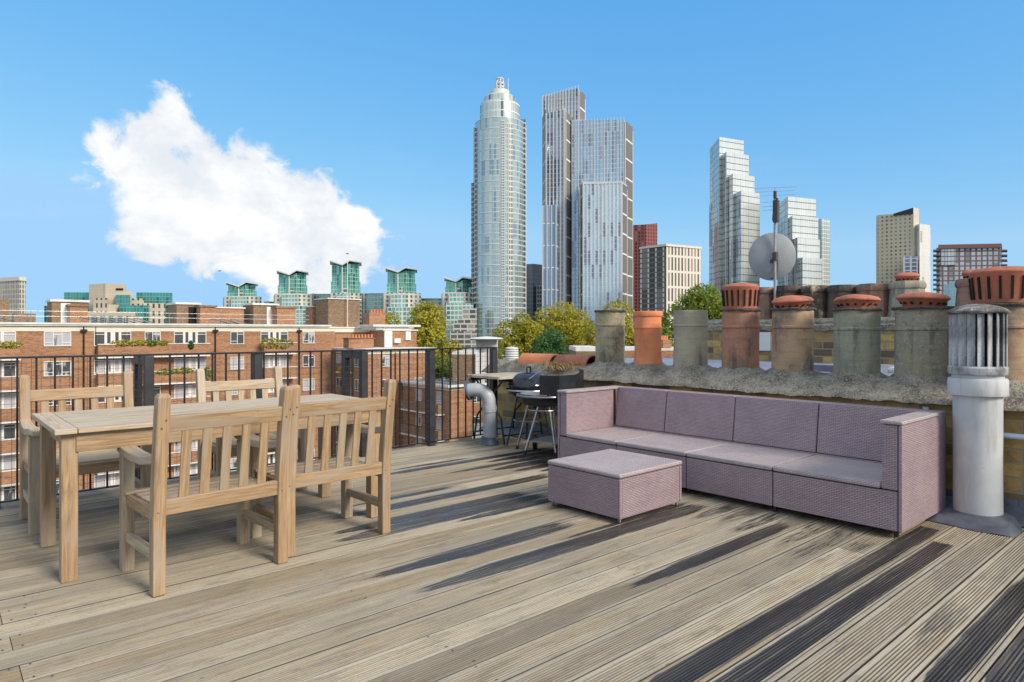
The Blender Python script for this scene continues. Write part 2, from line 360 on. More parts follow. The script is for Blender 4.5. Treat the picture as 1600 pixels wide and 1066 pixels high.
M['felt'] = plain('grey_roof_felt', (.27, .28, .29), .85, 0, .3, .6)
M['roof_lead'] = plain('blue_grey_roof_sheet', (.22, .25, .34), .55, .1, .2, 2)
M['solar'] = plain('solar_glass', (.05, .06, .085), .2, .2, .3, 1)
M['dish'] = plain('grey_dish_enamel', (.29, .315, .33), .5, 0, .1, 4)
M['mast'] = plain('galvanised_pole', (.34, .34, .35), .45, .6, .2, 8)
M['aerial'] = plain('dark_aerial_plastic', (.07, .055, .055), .6)
M['pvcblue'] = plain('pale_blue_conduit', (.50, .60, .70), .4, 0, .06)
M['ply'] = plain('bleached_table_board', (.46, .40, .31), .75, 0, .25, 7, .3)
M['dry'] = plain('dead_grass', (.30, .20, .10), .9, 0, .5, 12)
M['ground'] = plain('city_ground', (.10, .10, .085), .95, 0, .5, .03)
M['bird'] = plain('bird_plumage', (.04, .04, .045), .8)
def pane_fn(t):
    i = t.n('ObjectInfo').outputs['Random']; o = t.obj()
    fold = t.noise(t.scale(o, (14, 1, .4)), 1.2, 3, .5); cur = t.mix(fold, (.30, .29, .33), (.60, .60, .64))
    dark = t.mix(t.noise(o, 2.2, 3), (.03, .035, .04), (.10, .11, .12)); k = t.step(t.math('ADD', i, t.math('MULTIPLY', t.noise(t.scale(o, (1.1, 1, .3)), 1.7, 2), .7)), .82, .9)
    return {'Base Color': t.mix(k, cur, dark), 'Roughness': .12}
M['pane'] = mat('curtained_window_glass', pane_fn, .12, 0, .6)

def foliage(name, cols):
    def fn(t):
        r = t.n('NewGeometry').outputs['Random Per Island']; n = t.noise(t.obj(), .55, 4, .6)
        c = t.ramp(r, [(k/(len(cols)-1), q) for k, q in enumerate(cols)]); c = t.mix(t.math('MULTIPLY', t.step(n, .45, .7), .35), c, cols[0])
        return {'Base Color': c, 'Subsurface Weight': 0.}
    m = mat(name, fn, .7, 0, .3); nt = m.node_tree; b = nt.nodes['Principled BSDF']; out = nt.nodes['Material Output']; tr = nt.nodes.new('ShaderNodeBsdfTranslucent'); mx = nt.nodes.new('ShaderNodeMixShader'); mx.inputs[0].default_value = .42
    nt.links.new(b.inputs['Base Color'].links[0].from_socket, tr.inputs[0]); nt.links.new(b.outputs[0], mx.inputs[1]); nt.links.new(tr.outputs[0], mx.inputs[2]); nt.links.new(mx.outputs[0], out.inputs[0]); return m
M['leaf_gold'] = foliage('yellow_green_leaves', [(.23, .235, .03), (.40, .385, .045), (.53, .475, .055), (.60, .49, .065)])
M['leaf_lime'] = foliage('olive_green_leaves', [(.20, .22, .03), (.35, .355, .045), (.47, .44, .055), (.54, .46, .065)])
M['leaf_teal'] = foliage('blue_green_leaves', [(.045, .12, .045), (.085, .20, .065), (.14, .27, .08)])
M['leaf_green'] = foliage('mid_green_leaves', [(.10, .16, .026), (.20, .28, .04), (.30, .37, .06), (.40, .42, .075)])
M['bark'] = plain('bark', (.13, .10, .075), .9, 0, .4, 3)

def facade(name, glass, frame, pw, ph, lx=.1, ly=.1, vary=.35, metal=.55, rough=.16, alt=None, altp=.0, sp=0., spc=None, big=0, bigc=None):
    """glazed or windowed facade: panes pw x ph metres in UV space; frame lines, random pane tone; spandrel band sp (fraction of ph)"""
    def fn(t):
        uv = t.uv(); s = t.n('SeparateXYZ', {0: uv}); u = t.math('DIVIDE', s.outputs[0], pw); v = t.math('DIVIDE', s.outputs[1], ph)
        fu, fv = t.math('FRACT', u), t.math('FRACT', v)
        idv = t.n('CombineXYZ', {0: t.math('FLOOR', u), 1: t.math('FLOOR', v), 2: 0.}).outputs[0]
        w = t.n('TexWhiteNoise', {0: idv}, noise_dimensions='2D').outputs[0]
        lo, hi = tuple(x*(1-vary) for x in glass), tuple(min(1, x*(1+vary*.6)) for x in glass)
        wc = t.n('TexWhiteNoise', {1: t.math('FLOOR', u)}, noise_dimensions='1D').outputs[0]; lf = t.noise(t.scale(uv, (.03, .012, 1)), 1, 3, .5)
        w = t.math('ADD', t.math('MULTIPLY', w, .28), t.math('ADD', t.math('MULTIPLY', wc, .42), t.math('MULTIPLY', t.step(lf, .3, .7), .3)))
        c = t.mix(w, lo, hi)
        if alt:
            w2 = t.n('TexWhiteNoise', {0: t.n('CombineXYZ', {0: t.math('FLOOR', u), 1: t.math('FLOOR', t.math('MULTIPLY', v, .34)), 2: 0.}).outputs[0]}, noise_dimensions='2D').outputs[0]; c = t.mix(t.math('LESS_THAN', w2, altp), c, alt)
        if sp: c = t.mix(t.math('LESS_THAN', fv, sp+ly), c, spc)
        ln = t.math('MAXIMUM', t.math('LESS_THAN', fu, lx), t.math('LESS_THAN', fv, ly)) if ly else t.math('LESS_THAN', fu, lx)
        c = t.mix(ln, c, frame)
        if big:
            ln2 = t.math('LESS_THAN', t.math('FRACT', t.math('DIVIDE', s.outputs[1], big)), .9/big); c = t.mix(ln2, c, bigc or frame); ln = t.math('MAXIMUM', ln, ln2)
        g = t.math('SUBTRACT', 1., ln)
        return {'Base Color': c, 'Metallic': t.math('MULTIPLY', g, metal), 'Roughness': t.math('ADD', rough, t.math('MULTIPLY', ln, .4)), 'Normal': t.bump(t.math('ADD', g, t.math('MULTIPLY', w, .0)), .12, .05)}
    return mat(name, fn, rough)

# ---------------------------------------------------------------- ground far below and the timber deck
g = MB(); g.grid(lambda u, v: ((u-.5)*7000+800, (v-.5)*7000+800, -17.), 8, 8, False); g.build('ground', M['ground'], kind='structure')
PITCH, Y0 = .1612, .829
DX0, DX1 = -2.4, 5.30
# damp stains, and darker streaks before the sofa and by the barbecues: board number, start, end, from and to across the board (0-1), taper at the start, sharp end
WET_DARK = [(3, 1.5, 4.80, .16, .92, .5, 1), (2, 1.5, 4.50, .22, .92, .5, 1), (-1, 2.3, 4.4, .24, .97, .6, 0), (-2, 2.5, 4.6, .3, 1, .4, 0), (13, 1.50, 3.35, 0, 1, .75, 0), (11, 1.60, 4.4, 0, 1, .7, 0), (12, 2.6, 4.4, 0, .38, .9, 0), (7, 2.40, 4.4, .22, .92, .7, 0),
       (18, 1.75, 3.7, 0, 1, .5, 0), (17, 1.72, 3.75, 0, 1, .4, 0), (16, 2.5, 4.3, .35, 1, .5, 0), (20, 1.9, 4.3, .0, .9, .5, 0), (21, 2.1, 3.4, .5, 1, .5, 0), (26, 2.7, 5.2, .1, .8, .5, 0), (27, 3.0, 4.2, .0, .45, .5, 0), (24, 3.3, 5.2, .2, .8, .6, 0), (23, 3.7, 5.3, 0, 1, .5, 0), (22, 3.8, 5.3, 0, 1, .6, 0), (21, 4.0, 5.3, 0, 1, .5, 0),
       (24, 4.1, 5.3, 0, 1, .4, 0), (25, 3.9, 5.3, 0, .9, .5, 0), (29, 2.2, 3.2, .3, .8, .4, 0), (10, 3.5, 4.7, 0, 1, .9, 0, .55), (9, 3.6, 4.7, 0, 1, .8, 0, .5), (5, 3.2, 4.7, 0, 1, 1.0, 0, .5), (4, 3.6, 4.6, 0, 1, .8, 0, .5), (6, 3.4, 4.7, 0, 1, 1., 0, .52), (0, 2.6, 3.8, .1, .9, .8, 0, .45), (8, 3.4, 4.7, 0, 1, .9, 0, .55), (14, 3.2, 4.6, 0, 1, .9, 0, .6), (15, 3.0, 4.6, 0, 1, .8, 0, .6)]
def wet_dark_at(k, x, fy):
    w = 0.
    for (b, a, e, lo, hi, tap, shp, *st) in WET_DARK:
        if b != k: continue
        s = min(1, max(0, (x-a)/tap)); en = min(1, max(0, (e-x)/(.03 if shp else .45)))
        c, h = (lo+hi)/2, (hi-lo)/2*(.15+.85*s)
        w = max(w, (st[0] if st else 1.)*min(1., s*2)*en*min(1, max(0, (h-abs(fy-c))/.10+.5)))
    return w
deck = MB(); wet, grv = [], []
prof = [(0., -.004, 1), (.0022, 0, 0), (.0165, 0, 0)]
NG = 9; gp = (.154-.033)/NG
for q in range(NG):
    y = .0165+q*gp
    prof += [(y+gp*.10, -.006, 1), (y+gp*.46, -.006, 1), (y+gp*.58, 0, 0)] + ([(y+gp*1.0, 0, 0)] if q < NG-1 else [])
prof += [(.1518, 0, 0), (.154, -.004, 1)]
prof = [(0, -.024, 1)]+prof+[(.154, -.024, 1)]
for k in range(-11, 33):
    yb = Y0+k*PITCH+.0036; dz = random.uniform(-.0016, .0016)
    xs, x = [DX0], DX0
    first = {17: .226, 15: .239, 13: .245, 16: -1.1, 14: -1.3, 12: -.9}.get(k, random.uniform(-2.0, -.2) if k < 12 else random.uniform(-2.2, .1))
    segs = [(DX0, first), (first+.003, first+random.choice((3.6, 4.2, 4.8)) if random.random() < .35 and k not in (2, 3) else DX1), ]
    if segs[1][1] < DX1-.2: segs.append((segs[1][1]+.003, DX1))
    else: segs[1] = (segs[1][0], DX1)
    for (a, b) in segs:
        n = max(2, int((b-a)/.075)); i0 = len(deck.v); m = len(prof)
        for c in range(n+1):
            x = a+(b-a)*c/n; sg = .0012*math.sin(x*1.7+k)
            for (y, z, gflag) in prof:
                deck.v.append((x, yb+y, z+dz+sg)); wet.append(wet_dark_at(k, x, y/.154)); grv.append(gflag)
        for c in range(n):
            for y in range(m-1):
                p = i0+c*m+y; q4 = (p, p+m, p+m+1, p+1); deck.face(q4, [deck.v[z][:2] for z in q4], False)
        for e, rev in ((i0, 0), (i0+n*m, 1)):
            idx = [e+y for y in range(m)]; idx = idx if rev else idx[::-1]; deck.face(idx, [deck.v[z][:2] for z in idx])
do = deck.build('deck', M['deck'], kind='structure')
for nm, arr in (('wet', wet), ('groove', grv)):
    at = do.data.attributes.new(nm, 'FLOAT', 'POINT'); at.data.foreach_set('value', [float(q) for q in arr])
sc_ = MB()
for k in range(-2, 22):
    for x in (.33, 1.53, 2.73, 3.93, 5.1):
        if random.random() < .72: continue
       
        for f in (.016, .137):
            sc_.lathe([(.0042, .0006), (.003, .0012), (0.0005, .0004)], 8, (x+random.uniform(-.02, .02), Y0+k*PITCH+.0036+f, .002))
for y0 in (17, 15, 13):
    for f in (.016, .137):
        for dx in (-.03, .034): sc_.lathe([(.0042, .0006), (.003, .0012), (0.0005, .0004)], 8, ({17: .226, 15: .239, 13: .245}[y0]+dx, Y0+y0*PITCH+.0036+f, .002))
sc_.build('deck_screws', M['iron'], do)
ub = MB(); ub.rect(DX0, 5.38, -1.0, 6.12, -.20, -.03); ub.build('roof_slab', M['felt'], kind='structure')

# ---------------------------------------------------------------- balustrade
def ry(x): return 5.90+(x-.36)*.038
rail = thing('metal_balustrade', 'balustrade', 'black iron balustrade with thin balusters and wire mesh along the edge of the deck', (1.3, ry(1.3), 0))
ang = math.atan(.038)
def rl(x, dy=0, z=0): return (x-1.3, ry(x)-ry(1.3)+dy, z)
X_END = 5.10
b = MB(); b.beam(rl(-1.6, 0, 1.072), rl(X_END, 0, 1.072), .042, .016); b.build('top_rail', M['iron'], rail, .002)
b = MB(); b.beam(rl(-1.6, 0, .05), rl(X_END, 0, .05), .035, .010); b.build('bottom_rail', M['iron'], rail)
posts = [(.33, 0), (2.211, 0), (4.15, 0), (X_END-.02, 0)]
fr = [(1.315, 1.315), (3.285, 3.285)]
x = .461-.1125*14; k = 0; bal = None
while x < X_END-.04:
    if all(abs(x-p[0]) > .05 for p in posts) and all(abs(x-f[0]) > .055 for f in fr):
        m_ = MB(); m_.rect(-.0065, .0065, -.0065, .0065, .052, 1.066)
        if bal is None: bal = m_.build('baluster', M['iron'], rail); bal.location = rl(x)
        else:
            o = bal.copy(); COL.objects.link(o); o.parent = rail; o.location = rl(x)
        bal_last = x
    x += .1125
for px_, _ in posts:
    b = MB(); b.rect(-.036, .036, -.036, .036, .004, 1.062); b.rect(-.05, .05, -.05, .05, -.01, .004); b.build('post', M['iron_grey'], rail, .003, loc=rl(px_, .03))
for px_, _ in fr:
    b = MB(); b.rect(-.034, .034, -.034, .034, .004, 1.062); b.rect(-.03, .03, .335, .395, -.3, 1.062); b.rect(-.029, .029, .035, .334, .985, 1.060); b.rect(-.05, .05, -.05, .05, -.01, .004); b.build('braced_post', M['iron_grey'], rail, .003, loc=rl(px_))
b = MB()
for i in range(17): z = .1+i*.058; b.tube([rl(-1.6, .014, z), rl(X_END, .014, z)], 0.0013, 4, False)
x = -1.6
while x < X_END: b.tube([rl(x, .0155, .06), rl(x, .0155, 1.06)], 0.0013, 4, False); x += .058
b.build('wire_mesh', M['wire'], rail)

# ---------------------------------------------------------------- teak table and chairs
TZ = .775
tb = thing('dining_table', 'table', 'long weathered teak dining table with planked top and square legs beside the railing', (1.43, 4.34, 0), R_(0.5))
x0, x1, y0, y1 = -.985, .915, -.45, .45
def wood(mb, name, par, m='teak', bev=.004, loc=None): return mb.build(name, M[m], par, bev, loc=loc)
b = MB(); n = 8; wdt = (y1-y0-.004*(n-1))/n
for i in range(n): y = y0+i*(wdt+.004); b.rect(x0+.098, x1-.098, y, y+wdt, TZ-.026, TZ-.001)
b.rect(x0, x0+.095, y0, y1, TZ-.027, TZ); b.rect(x1-.095, x1, y0, y1, TZ-.027, TZ)
wood(b, 'tabletop', tb, 'teak_grey')
b = MB()
for y in (-.395, .395): b.rect(-.89, .80, y-.014, y+.014, TZ-.125, TZ-.029)
for xx in (-.90, .81): b.rect(xx-.013, xx+.013, -.37, .37, TZ-.124, TZ-.029)
wood(b, 'apron', tb)
for (lx_, ly_) in ((-.915, -.36), (-.915, .37), (.82, -.36), (.82, .37)):
    b = MB(); b.rect(-.036, .036, -.036, .036, .002, TZ-.030); wood(b, 'leg', tb, loc=(lx_, ly_, 0))

def make_chair(loc, rz, label, group):
    c = thing('garden_armchair', 'chair', label, loc, rz, group)
    for s in (-1, 1):                                   # rear leg and back post in one sawn piece
        b = MB(); pts = [(-.235, 0), (-.235, .36), (-.248, .52), (-.272, .72), (-.305, .945)]; w = .029; dpt = .031
        rings = []
        for (y, z) in pts: rings.append(b.add([(-w, y-dpt, z), (w, y-dpt, z), (w, y+dpt, z), (-w, y+dpt, z)]))
        y, z = pts[-1]; rings.append(b.add([(-w*.75, y-dpt*.8-.003, z+.018), (w*.75, y-dpt*.8-.003, z+.018), (w*.75, y+dpt*.6-.003, z+.018), (-w*.75, y+dpt*.6-.003, z+.018)]))
        L = random.random()*5
        for k in range(len(rings)-1):
            za, zb = b.v[rings[k]][2], b.v[rings[k+1]][2]
            for q in range(4):
                q2 = (q+1) % 4; b.face((rings[k]+q, rings[k]+q2, rings[k+1]+q2, rings[k+1]+q), [(za+L, q*.061), (za+L, q*.061+.06), (zb+L, q*.061+.06), (zb+L, q*.061)])
        b.face([rings[0]+q for q in (3, 2, 1, 0)], [(0, 0)]*4); b.face([rings[-1]+q for q in range(4)], [(L+q*.02, q*.02) for q in range(4)])
        lg = wood(b, 'leg', c, bev=.006, loc=(s*.31, 0, 0))
        for (dx, dy, dz) in ((-.008, -.3155, .800), (.010, -.3205, .838), (-.009, -.268, .398), (.009, -.2695, .430)):
            b = MB(); b.tube([(0, .004, 0), (0, -.0012, 0)], .0052, 10); b.build('dowel', M['bark'], lg, loc=(dx, dy, dz))
        b = MB(); b.rect(-.029, .029, -.030, .030, 0, .612); wood(b, 'leg', c, 'teak_grey', loc=(s*.31, .235, 0))
        b = MB()                                        # scooped armrest with a rounded nose
        pr = [(-.262, .655, .028), (-.20, .640, .030), (-.08, .622, .034), (.08, .622, .038), (.20, .633, .038), (.275, .645, .036), (.305, .643, .028), (.318, .636, .016)]
        rr = [b.add([(-w_, y, z-.021), (w_, y, z-.021), (w_, y, z+.021 if k < 6 else z+.014), (-w_, y, z+.021 if k < 6 else z+.014)]) for k, (y, z, w_) in enumerate(pr)]
        for k in range(len(rr)-1):
            for q in range(4): q2 = (q+1) % 4; b.face((rr[k]+q, rr[k+1]+q, rr[k+1]+q2, rr[k]+q2), [(pr[k][0], q*.06), (pr[k+1][0], q*.06), (pr[k+1][0], q*.06+.06), (pr[k][0], q*.06+.06)])
        b.face([rr[0]+q for q in (0, 1, 2, 3)], [(0, 0)]*4); b.face([rr[-1]+q for q in (3, 2, 1, 0)], [(0, 0)]*4)
        wood(b, 'armrest', c, 'teak_grey', .005, loc=(s*.31, 0, 0))
        b = MB(); b.rect(-.016, .016, -.204, .205, .155, .205); wood(b, 'stretcher', c, 'teak_grey', loc=(s*.31, 0, 0))
    b = MB()
    for s in (-1, 1): b.rect(s*.31-.0125, s*.31+.0125, -.204, .205, .345, .405)
    b.rect(-.28, .28, .222, .250, .335, .405)
    wood(b, 'seat_frame', c)
    b = MB(); n = 7
    for i in range(n):
        y = -.185+i*.066; zz = .412-.010*math.sin(math.pi*i/(n-1)); b.box((0, y, zz), (.585 if i < 6 else .66, .058, .018), rot('X', 4-8*i/(n-1)))
    wood(b, 'seat', c, 'teak_grey', .003)
    b = MB(); tl = math.degrees(math.atan2(.06, .3))
    b.box((0, -.2935, .818), (.566, .026, .078), rot('X', tl)); b.box((0, -.2405, .413), (.566, .034, .076), rot('X', 3))
    for i in range(5):
        xx = -.196+i*.098; b.box((xx, -.2665, .6165), (.047, .013, .338), rot('X', math.degrees(math.atan2(.05, .34))))
    wood(b, 'backrest', c)
    return c
GC = 'teak garden armchairs round the table'
def seat_at(xy, rz, lab): return make_chair((xy[0], xy[1], 0), R_(rz), lab, GC)
c1 = seat_at((1.10, 3.738), 4.5, 'teak armchair nearest the camera, its slatted back across the near end of the table')
c2 = seat_at((1.805, 3.845), 1.5, 'teak armchair with a cracked outer back post, second chair along the near table side')
c3 = seat_at((.785, 5.262), 180.5, 'teak armchair against the railing at the end of the table, far left of the deck')
c4 = seat_at((1.905, 5.262), 179, 'paler teak armchair against the railing, showing only its back over the middle of the table')
for ch in c4.children:
    if ch.name.startswith(('leg', 'backrest')): ch.data.materials[0] = M['teak_grey']

# ---------------------------------------------------------------- rattan sofa and low table
sf = thing('rattan_sofa', 'sofa', 'long mauve rattan sofa of four joined modules along the brick chimney wall', (4.80, 2.875, 0))
def sfr(b, x0, x1, y0, y1, z0, z1): return b.rect(x0-4.80, x1-4.80, y0-2.875, y1-2.875, z0, z1)
SY = [1.424, 2.240, 2.938, 3.630, 4.333]; G_ = .0035
b = MB(); sfr(b, 4.42, 5.19, 1.45, 4.30, .06, .262); b.build('inner_frame', M['soot'], sf)
for i in range(4):
    a, e = SY[i]+(.028 if i == 0 else G_), SY[i+1]-(.028 if i == 3 else G_)
    b = MB(); sfr(b, 4.38, 4.405, a, e, .045, .285); b.build('front_panel', M['rattan'], sf, .006)
    a2, e2 = (SY[i]+.124 if i == 0 else a), (SY[i+1]-.118 if i == 3 else e)
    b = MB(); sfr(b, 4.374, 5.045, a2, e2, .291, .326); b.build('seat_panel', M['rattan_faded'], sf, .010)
    a3, e3 = (SY[i]+.002 if i == 0 else a), (SY[i+1]-.128 if i == 3 else e)
    b = MB(); sx0, sx1 = 5.085-4.8, 5.215-4.8
    h0 = b.add([(sx0-.03, a3-2.875, .335), (sx1, a3-2.875, .335), (sx1, e3-2.875, .335), (sx0-.03, e3-2.875, .335), (sx0+.02, a3-2.875, .715), (sx1, a3-2.875, .715), (sx1, e3-2.875, .715), (sx0+.02, e3-2.875, .715)])
    for q, uvw in (((0, 3, 7, 4), ((1, 2), )), ((1, 5, 6, 2), ((1, 2), )), ((4, 7, 6, 5), ((1, 0), )), ((0, 4, 5, 1), ((0, 2), )), ((3, 2, 6, 7), ((0, 2), )), ((0, 1, 2, 3), ((1, 0), ))):
        ua, va = uvw[0]; b.face([h0+z for z in q], [(b.v[h0+z][ua], b.v[h0+z][va]) for z in q])
    b.build('back_panel', M['rattan'], sf, .008)
b = MB(); sfr(b, 5.05, 5.213, 1.45, 4.31, .06, .332); b.build('back_base', M['rattan'], sf, .006)
def arm(ya, yb, name):                                  # tapered inner block + top board + outer skin
    b = MB(); h0 = b.add([(4.386-4.8, ya-2.875, .292), (5.05-4.8, ya-2.875, .292), (5.05-4.8, yb-2.875, .292), (4.386-4.8, yb-2.875, .292), (4.386-4.8, ya-2.875, .688), (5.05-4.8, ya-2.875, .688), (5.05-4.8, yb-2.875-.012, .688), (4.386-4.8, yb-2.875-.012, .688)])
    for q, (ua, va) in (((0, 1, 5, 4), (0, 2)), ((3, 7, 6, 2), (0, 2)), ((0, 4, 7, 3), (1, 2)), ((1, 2, 6, 5), (1, 2)), ((4, 5, 6, 7), (0, 1)), ((0, 3, 2, 1), (0, 1))):
        b.face([h0+z for z in q], [(b.v[h0+z][ua], b.v[h0+z][va]) for z in q])
    return b.build(name, M['rattan'], sf, .005)
arm(1.452, 1.545, 'armrest')
b = MB(); sfr(b, 4.378, 5.216, 1.424, 1.447, .045, .688); b.build('side_panel', M['rattan'], sf, .006)
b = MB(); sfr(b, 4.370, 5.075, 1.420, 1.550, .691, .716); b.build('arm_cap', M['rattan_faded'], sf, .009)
b = MB(); sfr(b, 4.378, 5.216, 4.310, 4.333, .045, .688); b.build('side_panel', M['rattan'], sf, .006)
b = MB(); sfr(b, 4.386, 5.052, 4.222, 4.305, .298, .688); b.build('armrest', M['rattan'], sf, .005)
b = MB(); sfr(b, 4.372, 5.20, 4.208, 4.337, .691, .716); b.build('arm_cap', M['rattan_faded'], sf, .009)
for (x, y) in ((4.42, 1.47), (5.15, 1.47), (4.42, 2.24), (4.42, 2.94), (4.42, 3.63), (4.42, 4.28), (5.15, 4.28)):
    b = MB(); b.lathe([(.014, .005), (.014, .06)], 12, cap0=True); b.build('foot', M['iron'], sf, loc=(x-4.8, y-2.875, 0))
ot = thing('rattan_coffee_table', 'coffee table', 'low square mauve rattan coffee table standing on the deck before the sofa', (3.71, 3.09, 0), R_(.6))
b = MB(); b.rect(-.315, .315, -.285, .285, .05, .285); b.build('inner_frame', M['soot'], ot)
for nm, r_ in (('x-', (-.352, -.330, -.326, .326)), ('x+', (.330, .352, -.326, .326))):
    b = MB(); b.rect(r_[0], r_[1], r_[2]+.006, r_[3]-.006, .032, .292); b.build('side_panel', M['rattan'], ot, .005)
for s in (-1, 1):
    b = MB(); b.rect(-.326, .326, min(s*.330, s*.308), max(s*.330, s*.308), .032, .292); b.build('side_panel', M['rattan'], ot, .005)
for sx_ in (-1, 1):
    for sy_ in (-1, 1):
        b = MB(); b.rect(-.012, .012, -.012, .012, .030, .293); b.build('corner_post', M['rattan'], ot, .008, loc=(sx_*.340, sy_*.321, 0))
        b = MB(); b.lathe([(.009, .004), (.011, .010), (.011, .05)], 10, cap0=True); b.build('foot', M['steel'], ot, loc=(sx_*.325, sy_*.305, 0))
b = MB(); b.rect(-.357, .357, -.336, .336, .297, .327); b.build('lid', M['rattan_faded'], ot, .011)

# ---------------------------------------------------------------- chimney wall, flaunching and pots
WX0, WX1, WY0, WY1 = 5.40, 6.02, -.6, 6.62
wl = thing('chimney_stack_wall', 'brick wall', 'long low yellow stock brick chimney wall with mossy mortar top behind the sofa', (5.7, 3, 0))
b = MB(); b.prism([(WX0, WY0), (WX1, WY0), (WX1, WY1), (WX0, WY1)], -.25, .752, top=True)
b.v = [(x-5.7, y-3, z) for x, y, z in b.v]; b.build('brickwork', M['stock_brick'], wl)
POTS = [(4.83, .163), (4.31, .148), (3.785, .167), (3.24, .168), (2.74, .172), (2.20, .178), (1.72, .186), (1.21, .188)]
PX = 5.72
def flau(u, v):
    y = WY0-.03+v*(WY1-WY0+.06); s = u
    pr = [(0, -.075, .738), (.03, -.06, .764), (.10, .0, .795), (.24, .10, .862), (.36, .19, .898), (.64, .43, .900), (.78, .54, .86), (.93, .64, .79), (1, .67, .735)]
    for (a, xa, za), (c, xc, zc) in zip(pr, pr[1:]):
        if s <= c+1e-6: f = (s-a)/(c-a); x, z = WX0+xa+(xc-xa)*f, za+(zc-za)*f; break
    n1 = mnoise.noise(Vector((x*2.2, y*1.7, 3))); n2 = mnoise.noise(Vector((x*9, y*8, 1))); n3 = mnoise.noise(Vector((x*26, y*26, 5)))
    z += .020*n1+.012*n2+.005*n3; x += .012*n2 if s in (0,) else .006*n2
    for (py, r) in POTS:
        d = math.hypot(x-PX, y-py); z += .030*max(0, 1-abs(d-r)/.055)
    return (x-5.7, y-3, z)
b = MB(); b.grid(flau, 44, 420); b.build('mortar_top', M['mortar'], wl, sharp=80)
b = MB()
for k in range(9): y0 = -.5+k*.78; b.rect(WX0-5.7-.006, WX0-5.7+.01, y0-3, y0+.775-3, -.01, .150+random.uniform(-.006, .006))
i = b.add([(WX0-5.7-.005, -3.5, .10), (WX0-5.7-.005, 3.6, .10), (WX0-5.7-.17, 3.6, .012), (WX0-5.7-.17, -3.5, .012)]); b.face((i, i+1, i+2, i+3), [(0, 0), (7, 0), (7, .2), (0, .2)])
b.build('lead_flashing', M['lead'], wl)

def holes(par, r, z, n, w, h, ph=0., nm='vent_hole', tilt=0.):
    first = None
    for q in range(n):
        a = ph+q*2*math.pi/n
        if first is None: b = MB(); b.tube([(-.008, 0, 0), (.008, 0, 0)], w/2, 12) if nm == 'vent_hole' else b.box((0, 0, 0), (.024, w, h)); o = first = b.build(nm, M['soot'], par)
        else: o = first.copy(); COL.objects.link(o); o.parent = par
        o.location = (r*math.cos(a), r*math.sin(a), z); o.rotation_euler = (0, tilt, a)
def low_cap(par, r, z, tilt=(0, 0)):
    b = MB(); b.lathe([(r*.72, -.004), (r*.74, .02), (r*.92, .055), (r*1.0, .066), (r*1.0, .076), (r*.88, .096), (r*.55, .112), (.02, .118)], 40, cap1=True, fr=lambda a, q: (.003*math.sin(3*a+r*50), .003*math.sin(2*a+z*9)))
    o = b.build('cap', M['cap_red'], par, loc=(0, 0, z)); o.rotation_euler = (R_(tilt[0]), R_(tilt[1]), 0)
    holes(o, r*.80, .032, 15, .021, .017, .2)
    return o
def tall_cap(par, r, z, h, n=18):
    b = MB(); b.lathe([(r*.86, z), (r*.90, z+.004), (r*1.0, z+h*.80), (r*1.02, z+h*.82), (r*1.02, z+h*.86), (r*.90, z+h*.94), (r*.5, z+h*.99), (.02, z+h)], 48, cap1=True)
    o = b.build('cap', M['cap_red'], par)
    holes(o, r*.945, z+h*.42, n, .0145, h*.60, .1, 'vent_slot', math.atan2(r*.1, h*.8))
    return o
GP = 'round clay chimney pots on the mortar-topped wall'
def pot(idx, m, label, top, band=True, flare=False, cap=None):
    y, r = POTS[idx]; z0 = .875; H = top-z0
    p = thing('chimney_pot', 'chimney pot', label, (PX, y, z0), random.random()*6, GP)
    wob = random.random()*6
    fr = lambda a, z: (.003*math.sin(2*a+wob)+.002*math.sin(5*a+z*9), 0)
    if flare: pr = [(r*1.14, 0), (r*1.13, .035), (r*1.03, .075), (r*.97, .14), (r*.97, H-.19), (r*1.01, H-.183), (r*1.01, H-.165), (r*.98, H-.158), (r*.98, H-.065), (r*1.05, H-.055), (r*1.07, H-.04), (r*1.07, H-.012), (r*1.03, H), (r*.86, H), (r*.84, H-.12)]
    else: pr = [(r*1.0, 0), (r*.985, H*.35), (r*.985, H*.70), (r*.985, H-.163), (r*1.035, H-.158), (r*1.035, H-.142), (r*.985, H-.138), (r*.985, H-.02), (r*.99, H-.012), (r*.97, H), (r*.84, H), (r*.82, H-.12)]
    b = MB(); b.lathe(pr, 56, fr=fr); b.build('pot_body', M[m], p)
    b = MB(); b.lathe([(r*.835, H-.115), (.01, H-.112)], 32, cap1=True); b.build('flue', M['soot'], p)
    b = MB(); b.lathe([(r*1.30, -.06), (r*1.22, .012), (r*1.10, .036), (r*.99, .052), (r*.96, .04)], 64, fr=lambda a, z: (.008*math.sin(5*a+wob)+.006*math.sin(11*a), .006*math.sin(7*a))); b.build('mortar_collar', M['mortar'], p)
    if band: b = MB(); b.lathe([(r*.9, H-.002), (r*1.08, H-.004), (r*1.10, H+.008), (r*1.06, H+.016), (r*.82, H+.018)], 48, fr=lambda a, z: (.005*math.sin(4*a+wob)+.004*math.sin(9*a), .003*math.sin(5*a))); b.build('rim', M['rim'], p)
    if cap: cap(p, r, H)
    return p
pot(0, 'pot_buff', 'lichen-speckled buff chimney pot with a dark rim, first from the railing end of the wall', 1.485)
pot(1, 'pot_terra', 'clean bright orange terracotta chimney pot with a flared foot', 1.478, False, True)
pot(2, 'pot_grey', 'plain pale grey-buff chimney pot with no cap, right beside the bright orange pot', 1.472, False)
pot(3, 'pot_red', 'brownish red chimney pot under a tall slotted terracotta cap, left of the satellite dish', 1.455, cap=lambda p, r, H: tall_cap(p, r*.97, H+.015, .245))
pot(4, 'pot_mixed', 'rust and buff streaked chimney pot under a low holed cap tilted on its broken rim', 1.45, cap=lambda p, r, H: low_cap(p, r, H+.012, (3, -5)))
